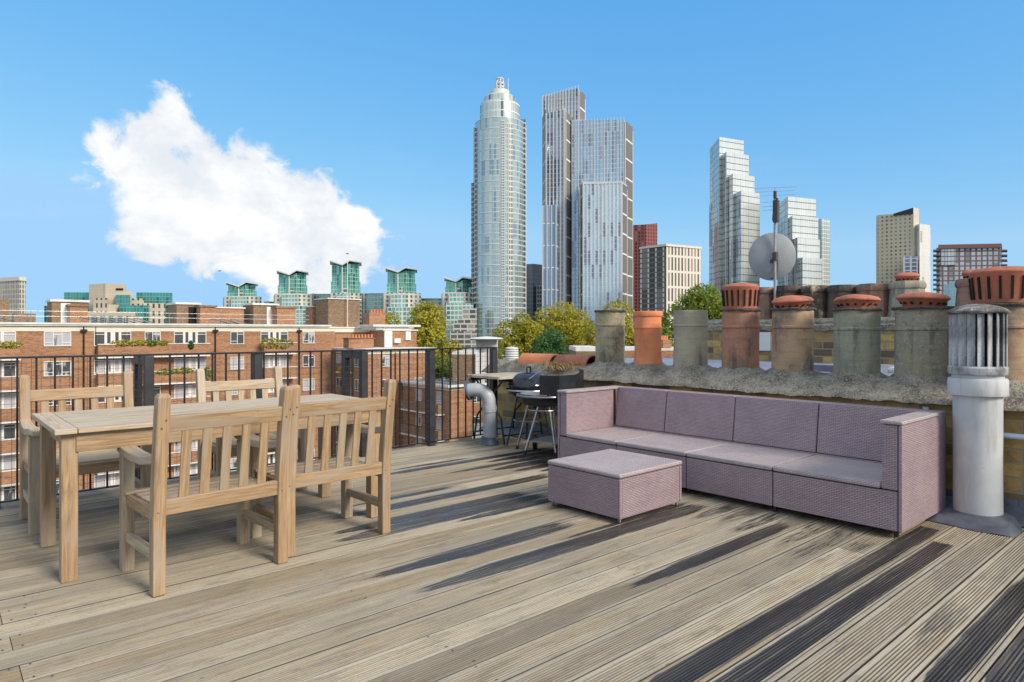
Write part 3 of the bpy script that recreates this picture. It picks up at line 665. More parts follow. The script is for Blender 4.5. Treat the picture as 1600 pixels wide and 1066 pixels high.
pot(5, 'pot_green', 'greenish grey chimney pot under a level low holed terracotta cap', 1.432, cap=lambda p, r, H: low_cap(p, r*.98, H+.014, (1, 1)))
pot(6, 'pot_stone', 'grey chimney pot spotted with yellow lichen under a broad holed cap, beside the white flue', 1.43, cap=lambda p, r, H: low_cap(p, r*.98, H+.016, (-2, -2.5)))
pot(7, 'pot_mixed', 'large rust chimney pot under a tall slotted orange cap, half hidden by the white flue', 1.44, cap=lambda p, r, H: tall_cap(p, r*1.05, H+.015, .262))

# ridge tiles, vent stack, dead grass on the wall
def ridge(ya, yb, lab, tilt, tint):
    o = thing('ridge_tile', 'ridge tile', lab, (5.66, (ya+yb)/2, .852), R_(tilt), 'half-round ridge tiles lying on the wall')
    b = MB(); L = (yb-ya)/2
    def ring(y, r): return b.add([(r*math.cos(a), y, r*math.sin(a)) for a in [math.pi*k/18 for k in range(19)]])
    a, c, d, e = ring(-L, .142), ring(L, .138), ring(L, .120), ring(-L, .124)
    for p, q in ((a, c), (c, d), (d, e), (e, a)):
        for k in range(18): b.face((p+k, p+k+1, q+k+1, q+k), [(k*.02, b.v[p+k][1]), (k*.02+.02, b.v[p+k+1][1]), (k*.02+.02, b.v[q+k+1][1]), (k*.02, b.v[q+k][1])], True)
    b.build('tile', tint, o, .003)
ridge(5.62, 6.17, 'bright orange half-round ridge tile lying on the wall above the kettle barbecue', 1.5, M['pot_terra'])
ridge(5.02, 5.56, 'duller brown-red half-round ridge tile on the wall nearer the first chimney pot', -1.5, M['cap_red'])
vs = thing('louvred_vent', 'roof vent', 'small white ribbed vent of stacked rings at the railing end of the wall', (5.72, 6.50, .84))
b = MB(); b.lathe([(.06, -.02), (.06, .2)], 24); b.build('vent_pipe', M['offwhite'], vs)
for k in range(6): b = MB(); b.lathe([(.062, .020+k*.031), (.088, .012+k*.031), (.086, .030+k*.031), (.062, .041+k*.031)], 28); b.build('ring', M['white'], vs)
b = MB(); b.lathe([(.088, .198), (.085, .212), (.03, .224), (.005, .226)], 28, cap1=True); b.build('vent_cap', M['white'], vs)
b = MB()
for k in range(260):
    y = random.gauss(5.33, .13); x = random.gauss(5.41, .045); z = .80+max(0, x-5.36)*.5; h = random.uniform(.04, .11); a = random.random()*6.28; l = random.uniform(.02, .08); w = .0022
    i = b.add([(x-w, y-w, z), (x+w, y+w, z), (x+l*.5*math.cos(a)+w, y+l*.5*math.sin(a), z+h*.7), (x+l*math.cos(a), y+l*math.sin(a), z+h)]); b.face((i, i+1, i+2, i+3), [(0, 0)]*4)
b.build('dead_grass', M['dry'], cat='grass', label='tuft of dead brown grass growing from the wall top behind the barbecues', kind='stuff')

# ---------------------------------------------------------------- flue with louvred cowl, conduit, tap
fl = thing('flue_pipe', 'flue pipe', 'thick white painted flue with a soot-streaked louvred cowl beside the sofa', (5.213, 1.243, 0))
b = MB(); b.lathe([(.138, .05), (.137, .40), (.139, .838)], 56, fr=lambda a, z: (.0012*math.sin(3*a+z*4), 0)); b.build('pipe', M['white_pipe'], fl)
b = MB(); b.lathe([(.14, .838), (.166, .839), (.168, .846), (.168, .938), (.160, .950), (.146, .953), (.146, .982)], 56); b.build('collar', M['white_pipe'], fl)
b = MB(); b.lathe([(.14, .972), (.164, .976), (.168, .986), (.168, 1.02), (.160, 1.03), (.12, 1.032)], 56); b.build('cowl_base', M['cowl'], fl)
for k in range(18):
    a = k*2*math.pi/18; b = MB(); b.box((0, 0, 0), (.046, .0075, .352), None); o = b.build('louvre', M['cowl'], fl, .002, loc=(.146*math.cos(a), .146*math.sin(a), 1.205)); o.rotation_euler = (0, 0, a+R_(122))
b = MB(); b.lathe([(.098, 1.03), (.098, 1.385)], 32); b.build('inner_flue', M['soot'], fl)
b = MB(); b.lathe([(.10, 1.376), (.165, 1.374), (.176, 1.380), (.177, 1.390), (.160, 1.404), (.115, 1.424), (.06, 1.437), (.01, 1.441)], 56, cap1=True, fr=lambda a, z: (.002*math.sin(6*a), .002*math.sin(5*a))); b.build('cowl_cap', M['cowl_cap'], fl)
b = MB()
def pad(u, v):
    x = -.265+u*.53; y = -.235+v*.45; d = math.hypot(x, y); e = min(1, min(u, 1-u, v, 1-v)/.10)
    return (x*(1+.08*math.sin(v*5)), y*(1+.10*math.sin(u*4+1)), .004+.038*e+.030*max(0, 1-abs(d-.14)/.09)+.006*mnoise.noise(Vector((x*9, y*9, 2))))
b.grid(pad, 40, 40); b.build('lead_base', M['lead'], fl)
cd = MB(); cd.tube([(5.345, -.55, .575), (5.345, .6, .572), (5.345, 1.34, .568)], .019, 14)
cd.build('conduit', M['pvcblue'], cat='pipe', label='pale blue plastic conduit running along the brick wall behind the white flue')
tp = thing('outdoor_tap', 'tap', 'small outdoor tap with red handle and white cable behind the sofa end', (5.385, 1.62, .60))
b = MB(); b.tube([(0, 0, 0), (-.04, 0, 0), (-.055, 0, -.012), (-.058, 0, -.045)], .010, 10); b.tube([(-.03, 0, 0), (-.03, 0, .035)], .006, 8); b.build('spout', M['steel'], tp)
b = MB(); b.box((-.03, 0, .038), (.012, .045, .008)); b.build('handle', plain('red_plastic', (.5, .03, .025), .4), tp, .002)
b = MB(); b.tube([(-.012, -.03, .075), (-.02, -.05, .03), (-.02, -.06, -.06), (-.02, -.045, -.12), (-.012, -.02, -.135), (-.01, .03, -.13)], .004, 8); b.build('cable', M['white'], tp)
b = MB(); b.box((-.01, -.028, .095), (.03, .04, .045)); b.build('socket_box', M['white'], tp, .004)

# ---------------------------------------------------------------- elbow pipe, barbecues, folding table
ep = thing('elbow_vent_pipe', 'vent pipe', 'grey plastic vent pipe with an elbow and dark flange standing by the railing corner', (4.70, 5.72, 0))
def bez(p0, p1, p2, n): return [tuple((1-t)**2*a+2*t*(1-t)*b_+t*t*c for a, b_, c in zip(p0, p1, p2)) for t in [k/n for k in range(n+1)]]
b = MB(); b.tube([(0.01, 0, .03), (.004, 0, .3), (0, 0, .42)], .076, 28, False)
od = Vector((-.62, .78, 0)).normalized()
b.tube(bez((0, 0, .42), (0, 0, .63), (od.x*.20, od.y*.20, .605), 10)+[(od.x*.25, od.y*.25, .598)], .076, 28, False); b.build('pipe', M['pvc'], ep)
b = MB(); b.lathe([(.078, .36), (.083, .362), (.083, .385), (.080, .387), (.083, .390), (.083, .432), (.078, .434)], 32); b.build('coupling', M['pvc'], ep)
b = MB(); b.tube([(od.x*.235, od.y*.235, .602), (od.x*.245, od.y*.245, .60)], [.118, .118], 32); b.tube([(od.x*.246, od.y*.246, .60), (od.x*.262, od.y*.262, .597)], [.104, .112], 32, False); b.build('flange', M['lead'], ep)
b = MB(); b.lathe([(.115, .004), (.105, .02), (.086, .05), (.08, .085)], 28, fr=lambda a, z: (.012*math.sin(3*a+1), 0)); b.build('lead_base', M['lead'], ep)

GB = 'barbecues by the wall'
kb = thing('kettle_barbecue', 'barbecue', 'small dark blue kettle barbecue with closed domed lid and black tripod legs', (5.02, 5.42, 0), .4, GB)
def bowl(r, z0, z1, n=8): return [(r*math.sin(k*math.pi/2/n)+.002, z1-(z1-z0)*math.cos(k*math.pi/2/n)) for k in range(n+1)]
b = MB(); b.lathe(bowl(.225, .50, .635)+[(.232, .640), (.232, .648), (.222, .65)], 48); b.build('bowl', M['enamel'], kb)
b = MB(); b.lathe([(.236, .652), (.236, .668), (.224, .690), (.19, .745), (.13, .79), (.06, .808), (.01, .812)], 48, cap1=True); b.build('lid', M['enamel'], kb)
b = MB(); b.tube([(-.05, 0, .806), (-.05, 0, .85), (-.04, 0, .865), (.04, 0, .865), (.05, 0, .85), (.05, 0, .806)], .011, 10); b.build('lid_handle', M['plastic_black'], kb)
for k in range(3):
    a = k*2.094+.5; b = MB(); b.tube([(.15*math.cos(a), .15*math.sin(a), .55), (.29*math.cos(a), .29*math.sin(a), .012)], .009, 10); b.build('leg', M['plastic_black'], kb)
b = MB(); b.tube([(.26*math.cos(q*2*math.pi/24), .26*math.sin(q*2*math.pi/24), .615) for q in range(25)], .009, 8, False); b.build('side_handle', M['steel'], kb)
b = MB(); b.lathe([(.17, .27), (.175, .275), (.17, .28), (.12, .272), (.01, .27)], 32); b.build('ash_tray', M['steel'], kb)
GX, GYY = 4.775, 4.92
gr = thing('charcoal_grill', 'barbecue', 'round charcoal grill on steel legs with a folded matt black windshield, against the sofa end', (GX, GYY, 0), 0., GB)
def lp(px, d, z): q = P(px, d); return (q.x-GX, q.y-GYY, z)
b = MB(); b.lathe([(.01, .49), (.15, .495), (.235, .52), (.255, .585), (.275, .590), (.275, .604), (.262, .606), (.240, .59), (.225, .53), (.01, .502)], 52); b.build('bowl', M['blacksheet'], gr)
b = MB(); b.lathe([(.272, .592), (.288, .594), (.291, .603), (.288, .612), (.270, .612)], 52); b.build('rim', plain('grey_trim', (.24, .25, .27), .35, .6), gr)
b = MB()
for k in range(17): y = -.24+k*.03; h = math.sqrt(max(.0, .25**2-y*y)); b.tube([(-h, y, .620), (h, y, .620)], .0025, 6)
b.build('cooking_grate', M['steel'], gr)
b = MB(); ws = [lp(843, 6.66, 0), lp(874, 6.56, 0), lp(899, 6.58, 0), lp(912, 6.84, 0), lp(905, 7.06, 0)]; zt_ = [.815, .822, .832, .862, .865]
i = b.add([(x+o[0], y+o[1], z) for (x, y, _), zz in zip(ws, zt_) for (o, z) in (((0, 0), .602), ((0, 0), zz), ((.003, .003), zz), ((.003, .003), .602))])
for k in range(len(ws)-1):
    for q in range(4): q2 = (q+1) % 4; b.face((i+4*k+q, i+4*k+4+q, i+4*k+4+q2, i+4*k+q2), [(k*.1, q*.1), (k*.1+.1, q*.1), (k*.1+.1, q*.1+.1), (k*.1, q*.1+.1)])
b.build('windshield', M['blacksheet'], gr)
for (foot, top, m) in (((4.715, 5.274), (827, 6.98), 'steel'), ((4.576, 4.999), (843, 6.80), 'steel'), ((4.719, 4.688), (858, 6.74), 'steel'), ((5.02, 4.98), (864, 7.0), 'steel')):
    a, c_ = Vector((foot[0]-GX, foot[1]-GYY, .012)), Vector(lp(*top, .53)); b = MB(); b.tube([c_, a], .0125, 12); l = b.build('leg', M[m], gr)
    b = MB(); b.tube([a+(c_-a).normalized()*.03, a-(c_-a).normalized()*.008], .0155, 12); b.build('foot', M['plastic_black'], l)
b = MB(); b.tube([(.165*math.cos(q*2*math.pi/28), .165*math.sin(q*2*math.pi/28), .455) for q in range(29)], .006, 8, False)
for k in range(7): y = -.14+k*.047; h = math.sqrt(max(.0, .16**2-y*y)); b.tube([(-h, y, .455), (h, y, .455)], .0025, 6)
b.build('wire_shelf', M['steel'], gr)
b = MB(); b.box((.06, -.06, .135), (.40, .34, .014), rot('Z', 12)); b.build('lower_shelf', plain('grey_shelf', (.30, .31, .31), .5, .2), gr, .004)
b = MB(); b.lathe([(.02, -.02), (.075, -.02), (.08, -.01), (.08, .01), (.075, .02), (.02, .02)], 28); o = b.build('wheel', M['plastic_black'], gr, loc=(.06, .20, .085)); o.rotation_euler = (R_(90), 0, R_(40))
tg = MB(); tg.tube([(0, -.13, 0), (0, .02, .012), (.012, .11, .016)], .005, 8); tg.tube([(.02, -.13, .001), (.02, .02, .014), (.03, .11, .018)], .005, 8)
tg.build('barbecue_tongs', M['steel'], cat='tongs', label='pair of bright steel tongs propped on the kettle lid', loc=(4.93, 5.18, .80)).rotation_euler = (R_(-38), 0, R_(35))
ft = thing('folding_table', 'folding table', 'small folding table with bleached scalloped board top and black crossed legs', (5.05, 5.80, 0), .02)
b = MB(); N = 40
edge = []
for k in range(N): edge.append((-.40+.8*k/N, -.30-.010*abs(math.sin(k*math.pi/2.5))))
for k in range(N): edge.append((.40+.010*abs(math.sin(k*math.pi/2.5)), -.30+.6*k/N))
for k in range(N): edge.append((.40-.8*k/N, .30+.010*abs(math.sin(k*math.pi/2.5))))
for k in range(N): edge.append((-.40-.010*abs(math.sin(k*math.pi/2.5)), .30-.6*k/N))
b.prism(edge, .738, .765, bottom=True); b.build('tabletop', M['ply'], ft)
b = MB(); b.rect(-.36, .36, -.26, -.24, .70, .736); b.rect(-.36, .36, .24, .26, .70, .736); b.build('under_frame', M['plastic_black'], ft)
for sx_ in (-.30, .30):
    for s in (-1, 1):
        b = MB(); b.tube([(sx_, -s*.24, .72), (sx_+s*.012, s*.22, .30), (sx_+s*.012, s*.28, .01)], .011, 10); b.build('leg', M['plastic_black'], ft)
for s in (-1, 1): b = MB(); b.tube([(-.30, s*.24, .10), (.30, s*.24, .10)], .008, 8); b.build('stretcher', M['plastic_black'], ft)

# ---------------------------------------------------------------- neighbour's chimney stack, its pots, dish and mast
rf = MB(); rf.rect(6.03, 8.50, -2.5, 6.3, .40, .868); rf.rect(6.6, 7.25, 2.35, 2.95, .868, .93)
rf.build('neighbour_roof', M['roof_lead'], cat='roof', label='flat blue-grey roof between the two rows of chimney pots')
sk = MB(); sk.rect(6.85, 7.55, 1.72, 2.42, .866, .905); sk.rect(6.89, 7.51, 1.76, 2.38, .905, .918); sk.build('rooflight', M['white'], cat='rooflight', label='low white rooflight kerb on the flat roof behind the pots', bevel=.006)
ns = thing('neighbour_chimney_stack', 'chimney stack', 'yellow brick chimney stack with mossy top standing beyond the first row of pots', (8.8, 3, 0))
b = MB(); b.prism([(-.3, -3.8), (.34, -3.8), (.34, 2.36), (-.3, 2.36)], -3, 1.295); b.build('brickwork', M['stock_brick'], ns)
def nst(u, v):
    pr = [(-.34, 1.28), (-.35, 1.32), (-.35, 1.345), (-.27, 1.365), (-.27, 1.40), (-.18, 1.44), (.2, 1.45), (.36, 1.38), (.38, 1.28)]; f = u*8; k = min(7, int(f)); f -= k
    x = pr[k][0]+(pr[k+1][0]-pr[k][0])*f; z = pr[k][1]+(pr[k+1][1]-pr[k][1])*f; y = -3.85+v*6.26; q = mnoise.noise(Vector((x*6, y*5, 7)))
    return (x+.008*q, y, z+.014*q+.006*mnoise.noise(Vector((x*20, y*20, 1))))
b = MB(); b.grid(nst, 24, 300); b.build('mortar_top', M['mortar'], ns, sharp=80)
GN = 'dark angular chimney pots on the further stack'
def npot(px, w, ytop, m, lab, cap=None, X=8.82):
    k = (px-800)/FOC; d = X/(RX*k+FX); y = (RY*k+FY)*d; r = w*d/FOC/2*1.02; zt = Z(ytop, d); z0 = 1.42; H = zt-z0
    p = thing('chimney_pot', 'chimney pot', lab, (X, y, z0), 0, GN); ph = math.pi/8+.6
    pr = [(r*1.05, -.03), (r*.98, .1), (r*.90, H-.095), (r*.97, H-.085), (r*.99, H-.07), (r*.99, H-.045), (r*.90, H), (r*.70, H), (r*.68, H-.1)]
    b = MB(); b.lathe(pr, 8, phase=ph, smooth=False); b.build('pot_body', M[m], p, .006)
    b = MB(); b.lathe([(r*.68, H-.09), (.01, H-.09)], 8, phase=ph, cap1=True); b.build('flue', M['soot'], p)
    if cap: low_cap(p, r*.66, H-.01)
npot(1189, 50, 450, 'pot_soot_red', 'brown angular chimney pot on the further stack, half hidden behind the tall slotted cap')
npot(1231, 43, 447, 'pot_black', 'soot-black angular pot on the further stack, behind the satellite dish pole')
npot(1273, 42, 447, 'pot_patch', 'black angular pot with a large pale cream patch on the further stack')
npot(1316, 45, 446, 'pot_black', 'dark brown angular pot on the further stack, between the cream-patched and the reddish pot')
npot(1364, 48, 444, 'pot_soot_red', 'reddish brown angular pot on the further stack, left of the capped one')
npot(1417, 52, 440, 'pot_stone', 'grey angular pot wearing a small red holed cap on the further stack', True)
npot(1466, 24, 466, 'pot_black', 'short narrow dark pot on the further stack, right of the capped grey one')
npot(1522, 50, 436, 'pot_soot_red', 'tall brown angular pot with small red cap behind the big slotted cap', True)
ms = thing('satellite_dish', 'satellite dish', 'round grey satellite dish bracketed to a thin pole on the further chimney stack', (*P(1211, 9.0)[:2], 1.40))
b = MB(); b.tube([(0, 0, -.1), (0, 0, 1.62)], .019, 14); b.build('pole', M['mast'], ms)
dn = Vector((.84, .53, .07)).normalized(); dq = dn.to_track_quat('Z', 'Y').to_matrix(); dc = Vector((0, 0, .90))+Vector((FX, FY, 0))*.10
b = MB(); b.lathe([(.012, -.062), (.10, -.056), (.20, -.036), (.28, -.006), (.306, .008), (.308, .012), (.30, .012), (.2, -.028), (.1, -.049), (.012, -.054)], 56)
b.v = [tuple(dq @ Vector((p[0], p[1]*1.07, p[2]))+dc) for p in b.v]; b.build('dish', M['dish'], ms)
b = MB(); b.box((0, 0, .89), (.06, .06, .12)); b.box((.02, .03, .83), (.035, .10, .05)); b.box((.045, .0, .74), (.025, .03, .30), rot('Y', 8)); b.build('bracket', M['aerial'], ms, .004)
b = MB(); bb = dc+dn*.05; b.beam(dc-Vector((0, 0, .30)), dc+dn*.42-Vector((0, 0, .08)), .02, .02); b.box(dc+dn*.42-Vector((0, 0, .06)), (.05, .08, .06)); b.build('feed_arm', M['aerial'], ms)
ae = thing('television_aerial', 'aerial', 'rusty television aerial with thin rods on top of the satellite dish pole', (*P(1211, 9.0)[:2], 2.90))
b = MB(); b.tube([(0, 0, .0), (0, 0, .16)], .017, 10); bd = Vector((.5, -.86, 0)); b.build('stub', M['mast'], ae)
b = MB(); b.beam((-.02, .0, -.12), (.03, .0, .19), .05, .04); b.box((-.03, -.03, .0), (.06, .07, .30)); b.box((0, 0, .235), (.035, .035, .10)); b.build('reflector', M['aerial'], ae, .004)
b = MB(); rr = Vector((RX, RY, 0))
for z, l in ((.33, .30), (.28, .27), (.225, .27), (.14, .18), (.08, .18), (.03, .18)):
    b.tube([-rr*l*.95+Vector((0, 0, z-.012)), rr*l*1.0+Vector((0, 0, z+.012))], .0028, 6)
b.tube([(0, 0, .15), (0, 0, .34)], .006, 8); b.build('rods', M['mast'], ae)
b = MB(); b.box((8.47, 4.45, 1.13), (.07, .20, .25)); b.build('meter_box', M['white'], cat='meter box', label='small white meter box fixed to the further yellow brick stack', bevel=.006)

# ================================================================ brick apartment blocks across the street
GZ = -17.
def local(mb, o): mb.v = [(x-o[0], y-o[1], z-o[2]) for x, y, z in mb.v]; return mb
def winmesh(w, h, lights, kind):
    """frame and pane geometry of one window facing -Y, origin at its top centre"""
    f, p = MB(), MB(); fr = .065
    f.rect(-w/2-.02, w/2+.02, -.05, .06, -.07, 0); f.rect(-w/2-.04, w/2+.04, -.09, .06, -h-.07, -h)
    xs = [-w/2]; tot = sum(lights)
    for l in lights: xs.append(xs[-1]+w*l/tot)
    for i, x in enumerate(xs): f.rect(x-fr/2, x+fr/2, -.045, .05, -h, -.07)
    for i in range(len(lights)):
        a, b_ = xs[i]+fr/2, xs[i+1]-fr/2
        if kind == 'french' and 0 < i < len(lights)-1:
            f.rect(a, b_, -.042, .045, -h-.55, -h*.86)
            f.rect(a, a+.16, -.043, .046, -h*.86, -.07); f.rect(b_-.16, b_, -.043, .046, -h*.86, -.07)
        elif i == 1 and len(lights) == 3 or (len(lights) == 2 and i == 1) or kind == 'french':
            f.rect(a, b_, -.042, .045, -.32, -.26)
        else: f.rect(a, b_, -.042, .045, -h*.80-.03, -h*.80+.03)
    p.face([p.add([(-w/2, .0, -h), (w/2, .0, -h), (w/2, .0, -.05), (-w/2, .0, -.05)])+k for k in range(4)], [(0, 0), (w, 0), (w, h), (0, h)])
    return f, p
WTYPE = {'triple': (2.0, 1.28, (1, 1, 1), 'casement'), 'double': (1.35, 1.28, (1, 1), 'casement'), 'french': (3.0, 1.32, (1, .8, .8, 1), 'french'), 'small': (1.0, 1.2, (1, 1), 'casement')}
PROTO = {}
def window(kind, par, loc, rz=0.):
    if kind not in PROTO:
        f, p = winmesh(*WTYPE[kind]); o = f.build('window', M['white'], par); q = p.build('pane', M['pane'], o); PROTO[kind] = o
    else:
        s = PROTO[kind]; o = s.copy(); COL.objects.link(o); o.parent = par
        q = s.children[0].copy(); COL.objects.link(q); q.parent = o
    o.location = loc; o.rotation_euler = (0, 0, rz); return o

# -- long main block: front on y=72, windows and balconies facing the terrace
BA = (20., 72., GZ); ba = thing('brick_apartment_block', 'apartment block', 'long red brick apartment block with cream fascia and planted balconies behind the railing', BA)
RT = 2.08
b = MB(); b.prism([(-28, 72), (35.6, 72), (35.6, 84), (-28, 84)], GZ, 1.40, top=False); local(b, BA).build('wall', M['red_brick'], ba)
b = MB(); b.rect(-28.3, 35.0, 71.62, 84.3, 1.99, 2.16); b.rect(-28.1, 34.9, 71.72, 84.2, 1.86, 1.99); local(b, BA).build('roof', M['offwhite'], ba)
b = MB(); b.rect(-28.05, 34.9, 71.93, 72.3, 1.38, 1.86); local(b, BA).build('fascia', M['cream'], ba)
b = MB(); b.rect(34.9, 47, 73.6, 84, GZ, 1.30); local(b, BA).build('wall', M['red_brick'], ba)
b = MB(); b.rect(34.95, 47.2, 73.4, 84.1, 1.302, 1.80); local(b, BA).build('fascia', M['cream'], ba)
b = MB(); b.rect(34.95, 47.4, 73.3, 84.2, 1.802, 1.95); local(b, BA).build('roof', M['offwhite'], ba)
cols = [(-2.6, 'french'), (4.0, 'french'), (8.55, 'triple'), (12.9, 'french'), (16.3, 'double'), (19.75, 'french'), (24.4, 'double'), (28.4, 'french'), (32.35, 'double')]
FP = 2.69
for fl_ in range(6):
    zt = 1.375-FP*fl_
    for x, k in cols:
        if x == 16.3 and fl_ in (1, 3): continue
        kk = 'triple' if (k == 'french' and fl_ == 3 and x > 13) else k
        window(kk, ba, (x-BA[0], -.02, zt-GZ))
def balcony(xa, xb, z, dep=1.05):
    b = MB(); b.rect(xa, xb, 72-dep, 71.985, z, z+1.12); o = local(b, BA).build('balcony', M['red_brick'], ba)
    b = MB(); b.rect(xa-.06, xb+.06, 72-dep-.06, 72-dep+.2, z+1.122, z+1.20); local(b, BA).build('coping', M['offwhite'], o)
    b = MB(); b.rect(xa-.05, xb+.05, 72-dep-.05, 71.98, z-.14, z-.002); local(b, BA).build('slab', M['white'], o)
for fl_ in range(6):
    z = -1.0-FP*fl_
    balcony(-5.2, 5.75, z); balcony(11.55, 21.3, z); balcony(26.9, 30.5, z)
for x in (10.55, 22.15, 31.2, -6.2):
    b = MB(); b.tube([(x, 71.86, 1.62), (x, 71.86, GZ)], .065, 10); b.tube([(x, 71.9, 2.0), (x, 71.88, 1.55)], .05, 8); b.rect(x-.26, x+.26, 71.70, 71.93, 1.36, 1.56); local(b, BA).build('downpipe', M['iron'], ba)
b = MB(); b.tube([(11.5, 71.92, 1.9), (11.5, 71.92, -2.4)], .03, 8); local(b, BA).build('cable_pipe', M['iron'], ba)
b = MB()
for z in (2.75, 3.22): b.tube([(-28, 73.2, z), (33, 73.2, z)], .016, 8)
for k in range(22): b.tube([(-27.5+k*2.85, 73.2, 2.1), (-27.5+k*2.85, 73.2, 3.24)], .02, 8)
local(b, BA).build('roof_railing', M['steel'], ba)
# (facade line y = 77: distance solved from bearing)
def roofbox(pa, pb, ytop, name, m, yy=77., depth=2.5, z0=2.1, cop=None, cm='offwhite', par=None, org=None):
    def at(px): k = (px-800)/FOC; d = yy/(-.6607*k+FY); return (RX*k+FX)*d, d
    (x0, d0), (x1, d1) = at(pa), at(pb); zt = Z(ytop, (d0+d1)/2)
    b = MB(); b.prism([(x0, yy), (x1, yy), (x1, yy+depth), (x0, yy+depth)], z0, zt); o = local(b, org or BA).build(name, M[m], par or ba)
    if cop: b = MB(); b.rect(x0-.15, x1+.15, yy-.15, yy+depth+.15, zt+.002, zt+cop); local(b, org or BA).build('coping', M[cm], o)
    return o
roofbox(81, 137, 472, 'stair_tower', 'brown_brick', 78, 3.5, cop=.22); roofbox(95, 110, 474, 'door', 'white', 77.9, .3); roofbox(109, 137, 479, 'chimney', 'red_brick', 76.4, 1.4, cop=.2, cm='brown_brick')
roofbox(276, 312, 476, 'stair_tower', 'brown_brick', 78, 3.5, cop=.22); roofbox(295, 311, 480, 'doorway', 'soot', 77.9, .3); roofbox(313, 337, 480, 'chimney', 'red_brick', 76.4, 1.4, cop=.2, cm='brown_brick'); roofbox(337, 381, 482, 'parapet', 'red_brick', 79, 2, cop=.15)
roofbox(396, 434, 477, 'stair_tower', 'brown_brick', 78, 3.5, cop=.22); roofbox(417, 433, 480, 'door', 'white', 77.9, .3); roofbox(433, 462, 482, 'chimney', 'red_brick', 76.4, 1.4, cop=.25, cm='brown_brick'); roofbox(488, 513, 480, 'parapet', 'red_brick', 79, 2, cop=.12)
roofbox(513, 562, 468, 'tank_house', 'brown_brick', 75.0, 3.5, cop=.12, z0=1.96)
roofbox(22, 56, 490, 'parapet', 'brown_brick', 79, 2); roofbox(-30, 14, 467, 'parapet', 'brown_brick', 84, 3)
c_ = roofbox(577, 602, 489, 'chimney', 'red_brick', 79, 1.6, z0=1.96)
for k in range(5):
    kx = (580+k*4.7-800)/FOC; d = 79.5/(-.6607*kx+FY); b = MB(); b.lathe([(.17, Z(489, d)), (.15, Z(485, d)), (.18, Z(483.5, d))], 10, ((RX*kx+FX)*d, 79.5, 0), cap1=True); local(b, BA).build('chimney_pot', M['pot_terra'], c_)
for px, yt in ((543, 408), (628, 448)):
    kx = (px-800)/FOC; d = 74.5/(-.6607*kx+FY); b = MB(); b.tube([((RX*kx+FX)*d, 74.5, 1.9), ((RX*kx+FX)*d, 74.5, Z(yt, d))], .05, 8); local(b, BA).build('aerial_pole', M['offwhite'], ba)
# solar panels on the main roof: tilted, white framed
def panel(x, y, z, lab, w=1.9, rz=0., grp='solar panels on the main brick block', tilt=15):
    o = thing('solar_panel', 'solar panel', lab, (x, y, z), rz, grp)
    b = MB(); b.box((0, 0, .30), (w, 1.1, .035), rot('Y', -tilt)); b.build('panel', M['solar'], o)
    b = MB(); b.beam((-w*.48, -.56, .30-.5*w*math.sin(R_(tilt))+.03), (w*.48, -.56, .30+.5*w*math.sin(R_(tilt))+.03), .05, .07); b.beam((w*.4, -.54, 0.01), (w*.4, -.54, .5), .05, .05); b.build('frame', M['white'], o); return o
pn = None
for k, px in enumerate([2, 24, 142, 155, 168, 182, 196, 211, 226, 345, 360, 376]):
    kx = (px-800)/FOC; d = 73.6/(-.6607*kx+FY); xx = (RX*kx+FX)*d
    lab = 'white framed solar panel tilted on the flat roof of the long brick block'
    if pn is None: pn = panel(xx, 73.9, 2.17, lab, rz=math.pi)
    else: dup(pn, (xx, 73.9, 2.17))
# plants in the balconies and flower boxes
def bush(name, lab, c, r, n, m, cat='plant', s=.09, grp=None, seed=1):
    rg = np.random.default_rng(seed); b = MB()
    for _ in range(n):
        v = rg.normal(size=3); v /= np.linalg.norm(v); q = np.array(r)*v*rg.uniform(.35, 1)**.5
        n1 = Vector(rg.normal(size=3)).normalized(); u = n1.orthogonal().normalized()*s*rg.uniform(.6, 1.3); w = n1.cross(u).normalized()*s*rg.uniform(.4, .9); p = Vector(q)
        i = b.add([p-u-w, p+u-w, p+u+w, p-u+w]); b.face((i, i+1, i+2, i+3), [(0, 0), (1, 0), (1, 1), (0, 1)])
    o = b.build(name, M[m], None, cat=cat, label=lab, group=grp); o.location = c; return o
BP = 'plants on the brick block balconies'
def fpt(px, y=71.0): k = (px-800)/FOC; d = y/(-.6607*k+FY); return (RX*k+FX)*d
for k, (px, z, r, m, lab) in enumerate([(191, .28, (1.05, .25, .28), 'leaf_gold', 'clipped yellow-green box hedge along the top balcony parapet, left of its window'), (216, .28, (.85, .25, .26), 'leaf_gold', 'second yellow-green trough plant on the top balcony, between two windows'),
        (237, .22, (.5, .25, .30), 'leaf_green', 'dark green pot plant under the small top floor window'), (254, .26, (.6, .2, .2), 'leaf_lime', 'low olive trough plant at the right of the small top floor window'),
        (298, .0, (.28, .25, .42), 'leaf_teal', 'dark trailing plant hanging over the coping of the top balcony'), (421, .15, (1.1, .45, .62), 'leaf_lime', 'flowering shrub spilling left over the small right-hand balcony'), (440, .05, (1.4, .45, .60), 'leaf_green', 'dark bushy shrub spilling right over the small right-hand balcony'),
        (262, -2.55, (1.2, .25, .26), 'leaf_green', 'ragged green row of plants on the second floor balcony ledge'), (288, -2.5, (1.1, .25, .30), 'leaf_lime', 'pale green bushy row on the second floor balcony beside the door'), (324, -2.9, (.4, .25, .75), 'leaf_green', 'tall trailing plant at the right end of the second floor balcony'),
        (14, .25, (1.0, .25, .3), 'leaf_lime', 'straggly plant on the leftmost top floor balcony')]):
    bush('balcony_plant', lab, (fpt(px), 70.95, z), r, 150, m, grp=BP, seed=k+3, s=.10)

